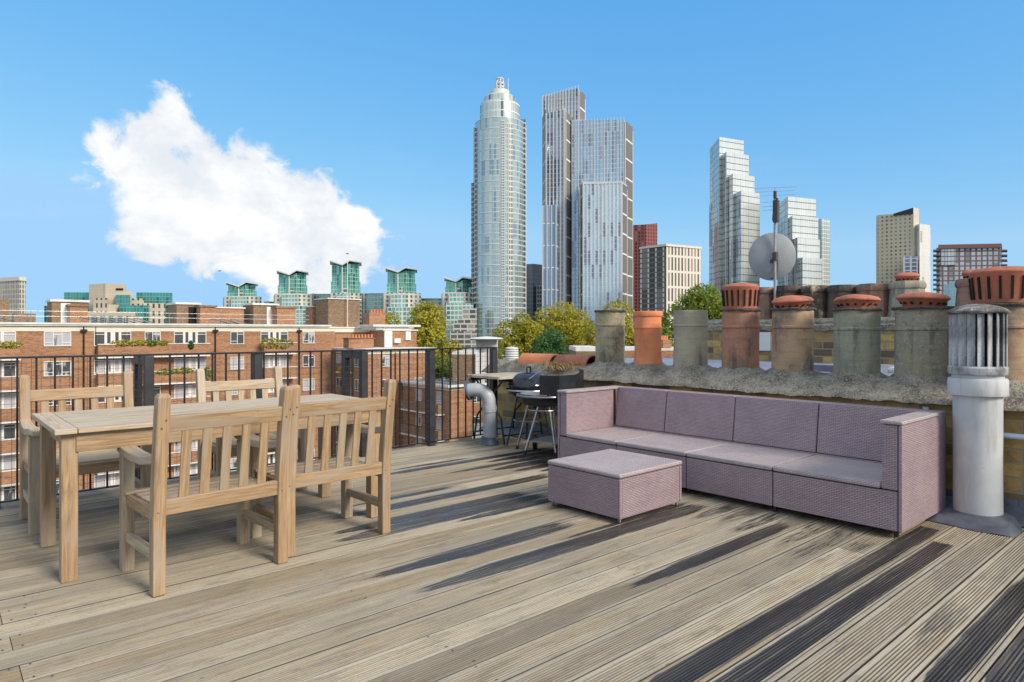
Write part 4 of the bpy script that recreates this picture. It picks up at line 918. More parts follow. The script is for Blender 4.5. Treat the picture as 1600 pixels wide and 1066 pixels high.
# -- projecting wing (one storey lower) with roof-level stair house
BC = (39.5, 66., GZ); bc = thing('brick_apartment_block', 'apartment block', 'brick apartment wing one storey lower than the long block, stair house on its roof', BC)
b = MB(); b.prism([(35.7, 64.5), (43.6, 64.5), (43.6, 73.3), (35.7, 73.3)], GZ, -1.12, top=False); local(b, BC).build('wall', M['red_brick'], bc)
b = MB(); b.rect(35.66, 43.64, 64.46, 73.28, -1.118, -.70); local(b, BC).build('fascia', M['cream'], bc)
b = MB(); b.rect(35.3, 44.6, 64.1, 73.27, -.698, -.50); local(b, BC).build('roof', M['offwhite'], bc)
for fl_ in range(5):
    z = -1.25-FP*fl_
    window('small', bc, (37.9-BC[0], -1.52, z-GZ))
    for y in (66.5, 71.0): window('double', bc, (-3.82, y-66, z-GZ), R_(-90))
    if fl_: window('small', bc, (42.3-BC[0], -1.52, z-GZ))
b = MB(); b.tube([(39.2, 64.38, -1.), (39.2, 64.38, GZ)], .06, 8); local(b, BC).build('downpipe', M['iron'], bc)
for k in range(4):
    z = -3.2-FP*k; b = MB(); b.rect(34.9, 35.69, 67.6, 70.2, z, z+.95); o = local(b, BC).build('balcony', M['brown_brick'], bc); b = MB(); b.rect(34.85, 35.68, 67.55, 70.25, z-.12, z-.002); local(b, BC).build('slab', M['white'], o)
roofbox(600, 651, 517, 'stair_house', 'red_brick', 69.5, 3.4, z0=-.49, cop=.16, par=bc, org=BC)
b = MB(); xa, xb = fpt(561, 72.4), fpt(656, 69.2); b.rect(xa, xb, 69.0, 72.9, 1.98, 2.22); b.rect(xa+.6, xb-1.5, 69.4, 72.8, 1.62, 1.979); local(b, BC).build('canopy_roof', M['offwhite'], bc)
roofbox(601, 613, 517.5, 'door', 'white', 69.38, .1, z0=-.48, par=bc, org=BC); roofbox(634, 642, 518, 'cabinet', 'white', 69.3, .18, z0=.35, par=bc, org=BC); roofbox(617, 626, 529, 'flue_box', 'white', 69.1, .38, z0=.02, par=bc, org=BC)
c_ = roofbox(545, 584, 529, 'chimney', 'red_brick', 67.0, 1.3, z0=-.49, cop=.08, cm='brown_brick', par=bc, org=BC)
for k in range(7):
    kx = (551+k*4.9-800)/FOC; d = 67.5/(-.6607*kx+FY); b = MB(); b.lathe([(.15, Z(528, d)), (.13, Z(524, d)), (.16, Z(522.5, d))], 10, ((RX*kx+FX)*d, 67.5, 0), cap1=True); local(b, BC).build('chimney_pot', M['pot_terra'], c_)
bush('balcony_plant', 'yellow-green plant on the side balcony of the brick wing', (34.9, 68.6, -3.0), (.3, .9, .4), 160, 'leaf_gold', grp=BP, seed=31)

# -- low block in front on the right
BE = (44, 60., GZ); be = thing('brick_apartment_block', 'apartment block', 'low brick block with white-edged flat roof seen through the rail behind the elbow pipe', BE)
b = MB(); b.prism([(40.1, 55.3), (50.5, 55.3), (50.5, 64.3), (40.1, 64.3)], GZ, -4.75, top=False); local(b, BE).build('wall', M['red_brick'], be)
b = MB(); b.rect(40.06, 50.54, 55.26, 64.3, -4.748, -4.35); local(b, BE).build('fascia', M['cream'], be)
b = MB(); b.rect(39.6, 51.0, 54.8, 64.4, -4.348, -4.20); local(b, BE).build('roof', M['felt'], be)
b = MB(); b.rect(39.55, 51.05, 54.75, 54.95, -4.37, -4.13); b.rect(39.55, 39.75, 54.951, 64.4, -4.37, -4.13); local(b, BE).build('gutter', M['offwhite'], be)
for fl_ in range(4):
    z = -4.95-FP*fl_
    window('small', be, (43.6-BE[0], -4.72, z-GZ)); window('small', be, (47.4-BE[0], -4.72, z-GZ))
    for y in (57.0, 61.0): window('small', be, (-3.92, y-60, z-GZ), R_(-90))
for k in range(3):
    z = -7.2-FP*k; b = MB(); b.rect(39.3, 40.09, 56.2, 63.6, z, z+.95); o = local(b, BE).build('balcony', M['brown_brick'], be); b = MB(); b.rect(39.2, 40.08, 56.1, 63.7, z-.14, z-.002); local(b, BE).build('slab', M['white'], o)
b = MB(); b.tube([(40.0, 59.0, -4.4), (40.0, 59.0, GZ)], .06, 8); local(b, BE).build('downpipe', M['iron'], be)
pe = None
for k in range(9):
    lo = (41.2+(k % 5)*1.75, 56.6+(k//5)*2.4, -4.19); lab = 'dark solar panel tilted on the felt roof of the low brick block'
    if pe is None: pe = panel(*lo, lab, 1.4, math.pi, 'solar panels on the low brick block', 12)
    else: dup(pe, lo)
fz = thing('garden_fence', 'fence', 'dark grey close-boarded fence standing below the low brick block', (44.4, 53.2, GZ)); 
b = MB()
for k in range(26): b.rect(-3+k*.23, -3+k*.23+.21, -.02, .02, 6.0+.04*(k % 3), 8.9+.05*(k % 2))
b.build('boards', M['felt'], fz)
b = MB(); b.rect(-3.2, 3.2, .05, 3.0, 0, 6.3); b.build('base_wall', M['brown_brick'], fz)

# ================================================================ trees
def tree(lab, px, d, ytop, r, m, kind='broadleaf_tree', n=5200, s=.34, zc=None, seed=0, sub=9, hgt=None):
    rg = np.random.default_rng(seed+50); g0 = P(px, d); zt = Z(ytop, d); zb = GZ
    o = thing(kind, 'tree', lab, (g0.x, g0.y, zb), 0, 'trees between the brick block and the towers'); H = zt-zb; r *= 1.3; rz = (hgt or min(r*1.25, H*.42))*1.08; cz = H-rz*.97
    b = MB(); b.tube([(0, 0, 0), (.1, .05, H*.3), (-.1, .1, H*.6), (.05, 0, H*.82)], [.42, .33, .22, .08], 10); tips = []
    for k in range(11):
        a = k*2.4+rg.uniform(0, .6); z0 = H*rg.uniform(.32, .62); rr = r*rg.uniform(.55, .95); z1 = min(H*.96, z0+rg.uniform(.3, .8)*rz)
        p1 = Vector((rr*.45*math.cos(a), rr*.45*math.sin(a), (z0+z1)/2+.4)); p2 = Vector((rr*math.cos(a), rr*math.sin(a), z1)); b.tube([(0, 0, z0), p1, p2], [.16, .10, .03], 7); tips.append(p2)
    b.build('trunk', M['bark'], o)
    blobs = []
    for k in range(sub):
        v = rg.normal(size=3); v /= np.linalg.norm(v); q = np.array((r*.66, r*.66, rz*.66))*v*rg.uniform(.6, 1); blobs.append((q+np.array((0, 0, cz)), rg.uniform(.28, .5)*r))
    blobs.append((np.array((0, 0, cz)), r*.6)); blobs.append((np.array((0, 0, H-r*.38)), r*.36))
    b = MB(); wts = np.array([q[1]**2 for q in blobs]); wts /= wts.sum()
    ids = rg.choice(len(blobs), size=int(n*2.6), p=wts); s *= .74
    for k in ids:
        c, rr = blobs[k]; v = rg.normal(size=3); v /= np.linalg.norm(v)
        rad = rr*(rg.uniform(.45, 1.0)**.45)*(1+.22*mnoise.noise(Vector((v*3.1+k).tolist()))); p = c+v*rad
        if mnoise.noise(Vector((p*.75).tolist())) < -.22: continue
        n1 = (Vector(v.tolist())+Vector(rg.normal(size=3).tolist())*.75+Vector((0, 0, .35))).normalized(); u = n1.orthogonal().normalized(); w = n1.cross(u); a = rg.uniform(0, 6.28); u, w = u*math.cos(a)+w*math.sin(a), w*math.cos(a)-u*math.sin(a)
        u *= s*rg.uniform(.5, 1.15); w *= s*rg.uniform(.35, .8); pv = Vector(p.tolist())
        i = b.add([pv-u, pv-w+n1*s*.12, pv+u, pv+w+n1*s*.12]); b.face((i, i+1, i+2, i+3), [(0, 0), (1, 0), (1, 1), (0, 1)])
    b.build('crown', M[m], o); return o
tree('big yellow-green tree beside the end of the brick block, below the green glass towers', 668, 104, 474, 5.2, 'leaf_gold', seed=1, n=7500, s=.36, hgt=8.5)
tree('smaller golden tree top behind the red chimney pots on the brick block', 612, 118, 485, 3.6, 'leaf_gold', seed=2, n=2600)
tree('olive green tree left of the wide golden one, below the round glass tower', 815, 118, 487, 4.6, 'leaf_lime', seed=3, n=5200, hgt=6)
tree('wide yellow-green tree at the foot of the pair of ribbed glass towers', 880, 128, 469, 7.2, 'leaf_gold', seed=4, n=9000, hgt=7.5)
tree('golden tree behind the first buff chimney pot and the orange one', 965, 120, 466, 6.4, 'leaf_gold', seed=5, n=7600, hgt=7.5)
tree('blue-green bushy tree in front of the yellow-green trees', 866, 84, 514, 2.9, 'leaf_teal', seed=6, n=4200, s=.24, hgt=3.2)
tree('bright green tree behind the grey chimney pot, beside the tall slotted cap', 1098, 92, 440, 5.0, 'leaf_green', seed=7, n=8000, s=.32, hgt=6.5)
tree('lower green tree seen between the orange pot and the grey pot', 1034, 78, 507, 2.6, 'leaf_green', seed=8, n=3600, s=.24, hgt=3.6)
tree('dark green tree seen under the railing corner beside the low block roof', 694, 82, 552, 2.6, 'leaf_green', seed=9, n=3600, s=.26, hgt=3.8)

# -- small houses glimpsed over and beside the chimney wall
def house(lab, pts, ytop, yb, m, rest=None, cop=.25, d=60, depth=7., cm='offwhite'):
    A, B = P(pts[0], d), P(pts[1], d); dv = Vector((FX, FY)).normalized()*depth; c = (A+B)/2
    o = thing('terraced_house', 'house', lab, (c.x, c.y, GZ)); poly = [A, B, B+dv, A+dv]; zt = Z(ytop, d); b = MB(); b.prism([(p.x-c.x, p.y-c.y) for p in poly], 0, zt-GZ); b.build('wall', M[m], o)
    g_ = [((p.x-c.x)*1.03, (p.y-c.y)*1.03) for p in poly]; b = MB(); b.prism(g_, zt-GZ+.002, zt-GZ+cop, bottom=True); b.build('roof', M[cm], o); return o, c, zt
o, c, zt = house('brown brick house behind the railing, right of the dark green tree', (707, 743), 554, 600, 'brown_brick', d=72)
o, c, zt = house('white rendered wall strip of the house beside the railing corner', (743, 757), 556, 600, 'white', d=71.7, depth=2)
o, c, zt = house('white parapet house with grey flat roof below the round glass tower', (744, 776), 534, 580, 'offwhite', d=95)
b = MB(); b.lathe([(2.3, 0), (2.5, .15), (2.2, .3), (.3, .5)], 24, (0, 0, zt-GZ+.26), cap1=True); b.build('roof_cap', M['white'], o)
o, c, zt = house('low brick house with white parapet left of the first buff chimney pot', (900, 936), 549, 600, 'brown_brick', d=62, cop=.4)
o, c, zt = house('brick house with small red chimney pots seen between the orange and the grey pots', (975, 1066), 548, 600, 'red_brick', d=66, cop=.3)
ch = MB(); kx = P(1037, 64.5); ch.rect(kx.x-.7-c.x, kx.x+.7-c.x, kx.y-.4-c.y, kx.y+.4-c.y, zt-GZ+.3, zt-GZ+1.1); co = ch.build('chimney', M['red_brick'], o)
for k in range(5): b = MB(); b.lathe([(.12, zt-GZ+1.1), (.10, zt-GZ+1.5)], 10, (kx.x-.5+k*.25-c.x, kx.y-c.y, 0), cap1=True); b.build('chimney_pot', M['pot_terra'], co)

# ================================================================ towers and far city
def prm(pts): return [(P(px, d).x, P(px, d).y) for px, d in pts]
class Bld:
    """a far building: parts are prisms over surveyed footprints"""
    def __init__(s, name, cat, lab, px, d, group=None):
        p = P(px, d); s.o = (p.x, p.y, GZ); s.e = thing(name, cat, lab, s.o, 0, group)
    def vol(s, name, pts, ytop, m, dref=None, z0=None, ytops=None, par=None, top=True):
        poly = prm(pts); area = sum(poly[k-1][0]*poly[k][1]-poly[k][0]*poly[k-1][1] for k in range(len(poly)))
        zt = [Z(y, d) for y, (px, d) in zip(ytops, pts)] if ytops else [Z(ytop, dref or pts[0][1])]*len(pts)
        if area < 0: poly = poly[::-1]; zt = zt[::-1]
        b = MB(); b.prism(poly, GZ if z0 is None else z0, max(zt), zt, bottom=z0 is not None, top=top); local(b, s.o)
        return b.build(name, m if not isinstance(m, str) else M[m], par or s.e)
    def raw(s, name, mb, m, par=None): return local(mb, s.o).build(name, m if not isinstance(m, str) else M[m], par or s.e)

# -- round glass tower
F_round = facade('round_tower_glazing', (.46, .58, .58), (.56, .60, .59), 1.62, 3.45, .09, .10, .26, .68, .14, (.24, .36, .44), .12)
F_roundtop = facade('round_tower_crown_glazing', (.52, .62, .58), (.70, .72, .69), 2.1, 6.2, .12, .10, .2, .6, .2, (.16, .20, .24), .22)
F_balc = facade('balcony_stack', (.10, .115, .12), (.55, .57, .56), 2.4, 3.45, .12, .32, .5, .3, .3)
rt = Bld('round_glass_tower', 'tower', 'tall round glass tower with stepped crown and small rooftop turbine', 781, 447)
cx_, cy_ = rt.o[0], rt.o[1]; s_ = 447/FOC; zT = lambda y: Z(y, 447)
b = MB(); b.lathe([(38.6*s_, GZ), (38.6*s_, zT(196)), ], 96, (cx_, cy_, 0), cap1=True, smooth=True); rt.raw('shaft', b, F_round)
b = MB()
for y in [zT(196)-k*6.9 for k in range(26)]: b.lathe([(38.62*s_, y), (39.0*s_, y+.1), (39.0*s_, y+.45), (38.62*s_, y+.55)], 72, (cx_, cy_, 0))
rt.raw('floor_rings', b, 'offwhite')
ra = math.atan2(-FY, -FX)                                # towards the camera
def wedge(a0, a1, r0, r1, z0, z1, name, m, n=10):
    poly = [(cx_+r1*math.cos(ra+R_(a0+(a1-a0)*k/n)), cy_+r1*math.sin(ra+R_(a0+(a1-a0)*k/n))) for k in range(n+1)]+[(cx_+r0*math.cos(ra+R_(a1-(a1-a0)*k/n)), cy_+r0*math.sin(ra+R_(a1-(a1-a0)*k/n))) for k in range(n+1)]
    b = MB(); b.prism(poly, z0, z1); return rt.raw(name, b, m)
wedge(74, 108, 33*s_, 40.6*s_, GZ, zT(190), 'balcony_stack', F_balc); wedge(-104, -66, 33*s_, 40.4*s_, GZ, zT(205), 'balcony_stack', F_balc)
wedge(3, 12, 37*s_, 39.6*s_, GZ, zT(200), 'balcony_stack', facade('balcony_slats', (.22, .24, .25), (.58, .6, .59), 1.1, 1.72, .25, .35, .5, .3, .3))
wedge(20, 30, 37*s_, 39.5*s_, GZ, zT(203), 'balcony_stack', facade('balcony_grid', (.20, .21, .2), (.66, .67, .62), 1.5, 3.45, .3, .25, .5, .3, .3))
wedge(-101, -98.5, 40*s_, 42*s_, GZ, zT(197), 'fin', M['offwhite']); wedge(98.5, 101, 40*s_, 42*s_, GZ, zT(194), 'fin', M['offwhite'])
wedge(-128, -95, 34*s_, 45*s_, GZ, zT(285), 'balcony_stack', F_balc)
b = MB(); b.lathe([(31.2*s_, zT(197)), (31.2*s_, zT(167)), (30.4*s_, zT(165)), (25.5*s_, zT(164))], 80, (cx_, cy_, 0), cap1=True); rt.raw('crown_drum', b, F_roundtop)
b = MB(); b.lathe([(25.4*s_, zT(168)), (25.2*s_, zT(155)), (22*s_, zT(152)), (15.5*s_, zT(150))], 72, (cx_, cy_, 0), cap1=True); rt.raw('crown_drum', b, F_roundtop)
b = MB(); b.lathe([(15.4*s_, zT(152)), (15*s_, zT(143.5)), (13.2*s_, zT(142.5)), (.5, zT(142))], 56, (cx_, cy_, 0), cap1=True); rt.raw('crown_drum', b, 'offwhite')
b = MB()
for q in range(6):
    a = q*math.pi/3; b.tube([(cx_+5*s_*math.cos(a), cy_+5*s_*math.sin(a), zT(143)), (cx_+6.6*s_*math.cos(a), cy_+6.6*s_*math.sin(a), zT(133)), (cx_+4.4*s_*math.cos(a), cy_+4.4*s_*math.sin(a), zT(123.5))], .45, 6)
for y in (141, 136.5, 131, 124): b.tube([(cx_+5.4*s_*math.cos(q*math.pi/8), cy_+5.4*s_*math.sin(q*math.pi/8), zT(y)) for q in range(17)], .5, 6, False)
b.tube([(cx_, cy_, zT(143)), (cx_, cy_, zT(124))], 1.0, 10); rt.raw('turbine', b, 'offwhite')
b = MB(); q = P(794, 447); b.tube([(q.x, q.y, zT(152)), (q.x, q.y, zT(122))], .22, 8); rt.raw('mast', b, 'offwhite')
bx = Bld('office_tower', 'tower', 'dark grey slab tower between the round glass tower and the ribbed pair', 833, 560)
F_dark = facade('dark_grey_windows', (.13, .15, .17), (.24, .25, .26), 1.6, 3.6, .22, .16, .4, .3, .3)
bx.vol('tower_body', [(821, 552), (833, 548), (847, 556), (840, 580), (825, 580)], 413, F_dark); bx.vol('annexe', [(838, 546), (850, 546), (850, 556), (838, 556)], 446, facade('grey_banded', (.12, .12, .13), (.4, .4, .4), 2.2, 3.6, .3, .3, .4))

# -- pair of ribbed towers
F_rib = facade('ribbed_blue_glazing', (.27, .35, .46), (.68, .69, .69), 2.5, 3.4, .30, .09, .38, .7, .14, (.11, .15, .24), .3, 0, None, 0)
F_rib2 = facade('ribbed_silver_glazing', (.38, .53, .66), (.62, .66, .68), 1.75, 3.4, .14, .13, .20, .62, .17, (.24, .31, .38), .18)
F_rib3 = facade('ribbed_pale_glazing', (.50, .69, .80), (.70, .71, .70), 2.7, 3.4, .27, .12, .3, .62, .17, (.22, .30, .42), .25)
F_lou = facade('dark_louvred_bays', (.21, .18, .16), (.78, .78, .76), 60, 14.3, .0, .075, .1, .1, .5)
F_bay = facade('blue_bay_glazing', (.25, .34, .46), (.74, .75, .76), 5.0, 16, .10, .05, .3, .7, .13, (.34, .42, .5), .3)
def fins(bl, pts, ytop, n, w=.55, out=.5, z0=GZ):
    """white vertical ribs along one facade edge"""
    a, c = Vector(prm([pts[0]])[0]), Vector(prm([pts[1]])[0]); dv = (c-a); nrm = Vector((dv.y, -dv.x)).normalized()
    if nrm.dot(Vector((-FX, -FY))) < 0: nrm = -nrm
    u = dv.normalized(); b = MB(); ya = ytop if isinstance(ytop, tuple) else (ytop, ytop)
    for k in range(n+1):
        p = a+dv*(k/n); zt = Z(ya[0]+(ya[1]-ya[0])*k/n, pts[0][1]); b.prism([(p.x-u.x*w/2, p.y-u.y*w/2), (p.x-u.x*w/2+nrm.x*out, p.y-u.y*w/2+nrm.y*out), (p.x+u.x*w/2+nrm.x*out, p.y+u.y*w/2+nrm.y*out), (p.x+u.x*w/2, p.y+u.y*w/2)][::-1], z0, zt-.5)
    return bl.raw('vertical_ribs', b, 'white_rib')
M['white_rib'] = plain('white_facade_rib', (.60, .62, .635), .5, 0, .05, .1)
t1 = Bld('ribbed_glass_tower', 'tower', 'tallest ribbed glass tower with slanted top and dark louvred right side', 880, 505)
t1.vol('tower_body', [(848, 508), (904, 500), (914, 512), (914, 535), (850, 535)], 0, F_rib, ytops=[149, 138, 149, 152, 158]); fins(t1, [(848, 507.5), (903.5, 499.7)], (149, 138), 12)
t1.vol('louvred_side', [(905.5, 500.6), (912.5, 510), (914.2, 510), (907, 500.2)], 142, F_lou)
t1.vol('lower_volume', [(853.5, 490), (883, 486), (894, 502), (880, 505), (853.5, 505)], 0, F_rib, ytops=[177, 171, 184, 184, 180]); fins(t1, [(853.5, 489.6), (882, 485.7)], (177, 171), 5, .8)
t1.vol('louvred_side', [(884, 486.3), (892.8, 500), (894.6, 500), (885.8, 486.2)], 175, F_lou); t1.vol('louvred_side', [(847.8, 506), (852.5, 489.2), (853.2, 489.6), (849, 507)], 183, F_lou)
t1.vol('base_volume', [(848, 478), (869, 476), (873, 489), (848, 490)], 0, F_bay, ytops=[321, 320, 326, 326]); fins(t1, [(848, 477.8), (869, 475.8)], 320, 3, .8)
for (q, yt) in (([(905.2, 500.4), (913.6, 510)], (140, 148)), ([(883.6, 486), (894, 500)], (172, 183))): fins(t1, q, yt, 1, .9, .5)
t2 = Bld('ribbed_glass_tower', 'tower', 'broad flat-topped ribbed glass tower, right of the tallest ribbed tower', 940, 500)
t2.vol('tower_body', [(893, 494), (975.5, 484), (988, 500), (984, 520), (900, 522)], 0, F_rib2, ytops=[187, 188, 197, 197, 190]); fins(t2, [(893.5, 493.7), (975, 483.8)], (187, 188), 16, .32, .3)
t2.vol('louvred_side', [(977, 484.4), (986, 498), (988.6, 498), (978.5, 484.2)], 190, F_lou)
t2.vol('front_volume', [(911, 474), (971, 470), (979.5, 482), (972, 486), (911, 488)], 0, F_rib3, ytops=[286, 286, 292, 292, 288]); fins(t2, [(911.5, 473.7), (970.5, 469.8)], 286, 10, .75, .5)
t2.vol('louvred_side', [(972, 470.2), (978, 480.6), (979.8, 480.6), (973.5, 470)], 287, F_lou); t2.vol('louvred_side', [(907.3, 487), (910.6, 473.6), (911.2, 474), (908.3, 487.6)], 290, F_lou)

for (q, yt) in (([(976.4, 484.2), (988, 498)], (189, 196)), ([(971.6, 470), (979.2, 480.6)], (286, 291)), ([(907.4, 487.5), (911, 474)], (289, 287))): fins(t2, q, yt, 1, .9, .5)

t2.vol('coping', [(910.4, 473.4), (971.3, 469.4), (979.8, 481.6), (972, 486.2), (910.6, 488.2)], 0, 'white_rib', ytops=[283.8, 283.8, 289.8, 289.8, 286], z0=Z(287.5, 472))
# -- red tower and cream grid building
F_red = facade('red_facade', (.09, .04, .045), (.30, .085, .08), 3.2, 3.4, .42, .34, .5, .2, .35, (.30, .2, .2), .12)
rd = Bld('red_tower', 'tower', 'dark red clad tower half hidden behind the cream gridded block', 1005, 640)
rd.vol('tower_body', [(985, 640), (1009, 634), (1027, 640), (1027, 665), (985, 665)], 0, F_red, ytops=[352, 351, 349, 349, 353])
cb = Bld('gridded_apartment_block', 'apartment block', 'cream gridded apartment block with dark balcony recesses above the orange chimney pot', 1048, 420)
F_creamL = facade('cream_balcony_recesses', (.085, .08, .075), (.68, .65, .58), 5.6, 9.7, .20, .085, .5, .15, .4, (.2, .2, .19), .3, 0, None, 3.23, (.17, .16, .15))
F_creamR = facade('cream_tall_windows', (.15, .13, .11), (.70, .66, .58), 2.75, 9.7, .50, .15, .5, .2, .3, (.33, .28, .2), .4)
cb.vol('left_front', [(1000.5, 424), (1041, 410), (1043, 419), (1002, 432)], 0, F_creamL, ytops=[390, 386, 386, 390]); cb.vol('right_front', [(1041.2, 410), (1095, 424), (1092, 436), (1043, 422)], 0, F_creamR, ytops=[385, 388, 388, 385])
b = MB(); q1 = prm([(999, 425), (1041, 409), (1096.5, 424), (1060, 445)])
area = 1; b.prism(q1[::-1] if sum(q1[k-1][0]*q1[k][1]-q1[k][0]*q1[k-1][1] for k in range(4)) < 0 else q1, Z(388, 420), Z(384.6, 420), bottom=True); cb.raw('roof', b, 'cream')

# -- two stepped towers
F_stL = facade('stepped_tower_left_glazing', (.44, .50, .50), (.66, .67, .63), 3.0, 4.6, .22, .0, .35, .5, .2, (.15, .18, .2), .25, .20, (.12, .14, .14))
F_stR = facade('stepped_tower_right_glazing', (.76, .80, .77), (.64, .64, .61), 1.65, 4.6, .10, .0, .16, .55, .2, None, 0, .13, (.17, .19, .19))
def stepped(lab, steps, dd, leftpx):
    bl = Bld('stepped_glass_tower', 'tower', lab, steps[0][0], dd)
    for k, (cxp, rxp, yt) in enumerate(steps):
        dn_ = dd-k*9; dl = dd+18+k*.0
        bl.vol('stepped_volume', [(leftpx[k], dl-k*2.2), (cxp, dn_-14), (cxp+.6, dn_-4), (leftpx[k]+1, dl+6)], yt, F_stL, dn_-14)
        bl.vol('stepped_volume', [(cxp+.1, dn_-14), (rxp, dn_-4), (rxp-1, dn_+26), (cxp+1.5, dn_+20)], yt, F_stR, dn_-14)
    return bl
stepped('tall pale glass tower stepping down in four terraces to the right', [(1124, 1162, 214), (1135, 1170, 237), (1145, 1179, 271), (1158, 1187, 298)], 500, [1109, 1109.4, 1109.8, 1108])
stepped('shorter pale glass stepped tower behind the satellite dish', [(1231, 1275, 307), (1238, 1278.5, 337), (1246, 1281, 371), (1254, 1285, 402)], 470, [1214.5, 1214.8, 1215, 1215])
sl = Bld('slim_glass_tower', 'tower', 'slim white-green glass tower behind the right edge of the shorter stepped tower', 1287, 540)
sl.vol('tower_body', [(1276, 540), (1284, 534), (1297, 540), (1297, 560), (1276, 560)], 344, facade('slim_tower_glazing', (.50, .62, .60), (.72, .74, .72), 2.6, 3.4, .25, .12, .3, .5, .2))
# -- cream tower, white tower, brick block on the right
F_crm = facade('cream_punched_windows', (.24, .24, .24), (.53, .49, .36), 3.1, 3.0, .58, .55, .5, .2, .3, (.12, .1, .1), .4)
F_crm2 = facade('cream_panels', (.60, .57, .47), (.52, .48, .38), 6., 3.0, .06, .05, .12, .0, .5)
ct = Bld('cream_tower', 'tower', 'tall cream clad tower with a dark slanted roof and a blue-grey lower block', 1410, 520)
ct.vol('tower_body', [(1369, 528), (1373, 522), (1427, 508), (1430, 530), (1380, 545)], 0, F_crm, ytops=[338, 336, 333, 333, 336]); ct.vol('tower_body', [(1427.2, 507.5), (1436, 514), (1436, 530), (1428, 530)], 324, F_crm2)
ct.vol('slanted_roof', [(1396, 515), (1427, 507.8), (1427, 522), (1398, 528)], 0, 'blacksheet', ytops=[334, 324.5, 324.5, 334], z0=Z(336, 512)); ct.vol('lower_block', [(1411, 500), (1433, 497), (1434, 506), (1411, 508)], 401, facade('blue_grey_bays', (.22, .26, .36), (.45, .48, .56), 4.5, 3.0, .3, .25, .3, .4, .2))
wt = Bld('white_tower', 'tower', 'narrow white panelled tower joined to the right of the cream tower', 1443, 512)
wt.vol('tower_body', [(1430, 512), (1437, 505), (1453, 512), (1454, 530), (1432, 530)], 352, facade('white_panels', (.70, .70, .68), (.60, .60, .58), 2.6, 3., .08, .06, .1, .0, .5, (.35, .36, .36), .12))
bk = Bld('brick_apartment_tower', 'apartment block', 'dark brown brick apartment block with glazed bays and side balconies, far right of the skyline', 1515, 430)
F_bk = facade('brick_glazed_bays', (.42, .48, .52), (.13, .075, .075), 3.3, 3.15, .32, .28, .35, .4, .2, (.2, .24, .27), .3)
F_bkt = facade('glazed_top_floors', (.50, .56, .60), (.14, .10, .10), 1.9, 3.15, .13, .22, .3, .4, .2)
bk.vol('wall', [(1463, 438), (1468, 430), (1564, 424), (1566, 450), (1468, 455)], 0, F_bk, ytops=[388, 386, 383, 383, 386]); pt = Z(414, 428)
for a, c in ((1470, 1493), (1498, 1523), (1527, 1560)): bk.vol('glazed_bay', [(a, 429.4), (c, 427.4), (c, 429), (a, 431)], 389.5, F_bkt, z0=pt)
bk.vol('parapet', [(1466, 428.5), (1565, 422.5), (1566, 440), (1468, 446)], 382.5, plain('dark_red_parapet', (.16, .08, .075), .8), z0=Z(388.5, 428))
for k in range(9):
    for (a, c) in ((1458, 1469), (1563, 1574)):
        b = MB(); q = prm([(a, 429), (c, 429), (c, 437), (a, 437)]); q = q[::-1] if sum(q[j-1][0]*q[j][1]-q[j][0]*q[j-1][1] for j in range(4)) < 0 else q; z = Z(392+k*7.6, 428); b.prism(q, z, z+.9, bottom=True); bk.raw('balcony', b, 'iron_grey')
gb = Bld('small_glass_building', 'building', 'small turquoise glass building behind the holed cap of the spotted grey pot', 1490, 300)
gb.vol('glazed_front', [(1475, 302), (1494, 296), (1500, 302), (1500, 312), (1476, 314)], 0, facade('turquoise_glazing', (.40, .62, .60), (.6, .66, .64), 1.5, 3., .15, .12, .2, .5, .2), ytops=[446, 438, 441, 441, 446])
# -- pale building far left
lf = Bld('office_block', 'office block', 'pale gridded office block at the far left edge of the skyline', 15, 520)
lf.vol('tower_body', [(-30, 540), (30, 515), (40, 520), (40, 545), (-30, 565)], 438, facade('pale_grid_windows', (.24, .23, .22), (.60, .55, .46), 2.3, 3.9, .42, .22, .5, .2, .3, (.4, .36, .3), .3))
lf.vol('roof', [(-31, 539), (30, 514), (41, 520), (41, 546), (-31, 566)], 436.5, 'cream', z0=Z(439, 518))

# -- cream and green stepped headquarters
F_grn = facade('green_glazing', (.09, .34, .31), (.17, .38, .35), 2.4, 3.4, .10, .09, .3, .6, .15, (.03, .19, .18), .3)
F_stone = facade('pale_stone', (.56, .49, .38), (.48, .42, .33), 6, 1.6, .02, .10, .08, .0, .6)
F_stw = facade('stone_with_windows', (.09, .09, .085), (.55, .485, .38), 4.0, 6.0, .62, .42, .4, .2, .3)
F_stg = facade('stone_with_green_windows', (.10, .20, .18), (.54, .48, .38), 6.6, 14, .42, .5, .4, .3, .3)
sx = Bld('stepped_headquarters', 'building', 'cream stone and green glass stepped headquarters building on the left skyline', 185, 520)
sx.vol('green_wing', [(100, 532), (140, 532), (140, 550), (100, 550)], 457, F_grn); sx.vol('green_wing', [(69, 528), (82, 526), (82, 540), (69, 540)], 478, F_grn)
sx.vol('green_wing', [(213, 532), (269.5, 538), (269.5, 558), (213, 552)], 457, F_grn)
sx.vol('stone_tower', [(139, 520), (162, 517), (162, 519.6), (139, 523)], 444, F_stone); sx.vol('stone_tower', [(158, 521), (168, 521), (168, 530), (158, 530)], 445, F_stone)
sx.vol('stone_tower', [(164.5, 516), (196.5, 518), (197, 540), (150, 540), (139, 524)], 443, F_stone); sx.vol('stone_tower', [(190, 519), (207, 521), (207, 540), (190, 540)], 455, F_stone)
sx.vol('recess', [(160.5, 518.8), (164.6, 518.8), (164.6, 519.2), (160.5, 519.2)], 452, 'brown_brick'); sx.vol('window_band', [(181, 516.4), (192.5, 517.2), (192.5, 517.5), (181, 516.8)], 450.5, 'soot', z0=Z(453.5, 517))
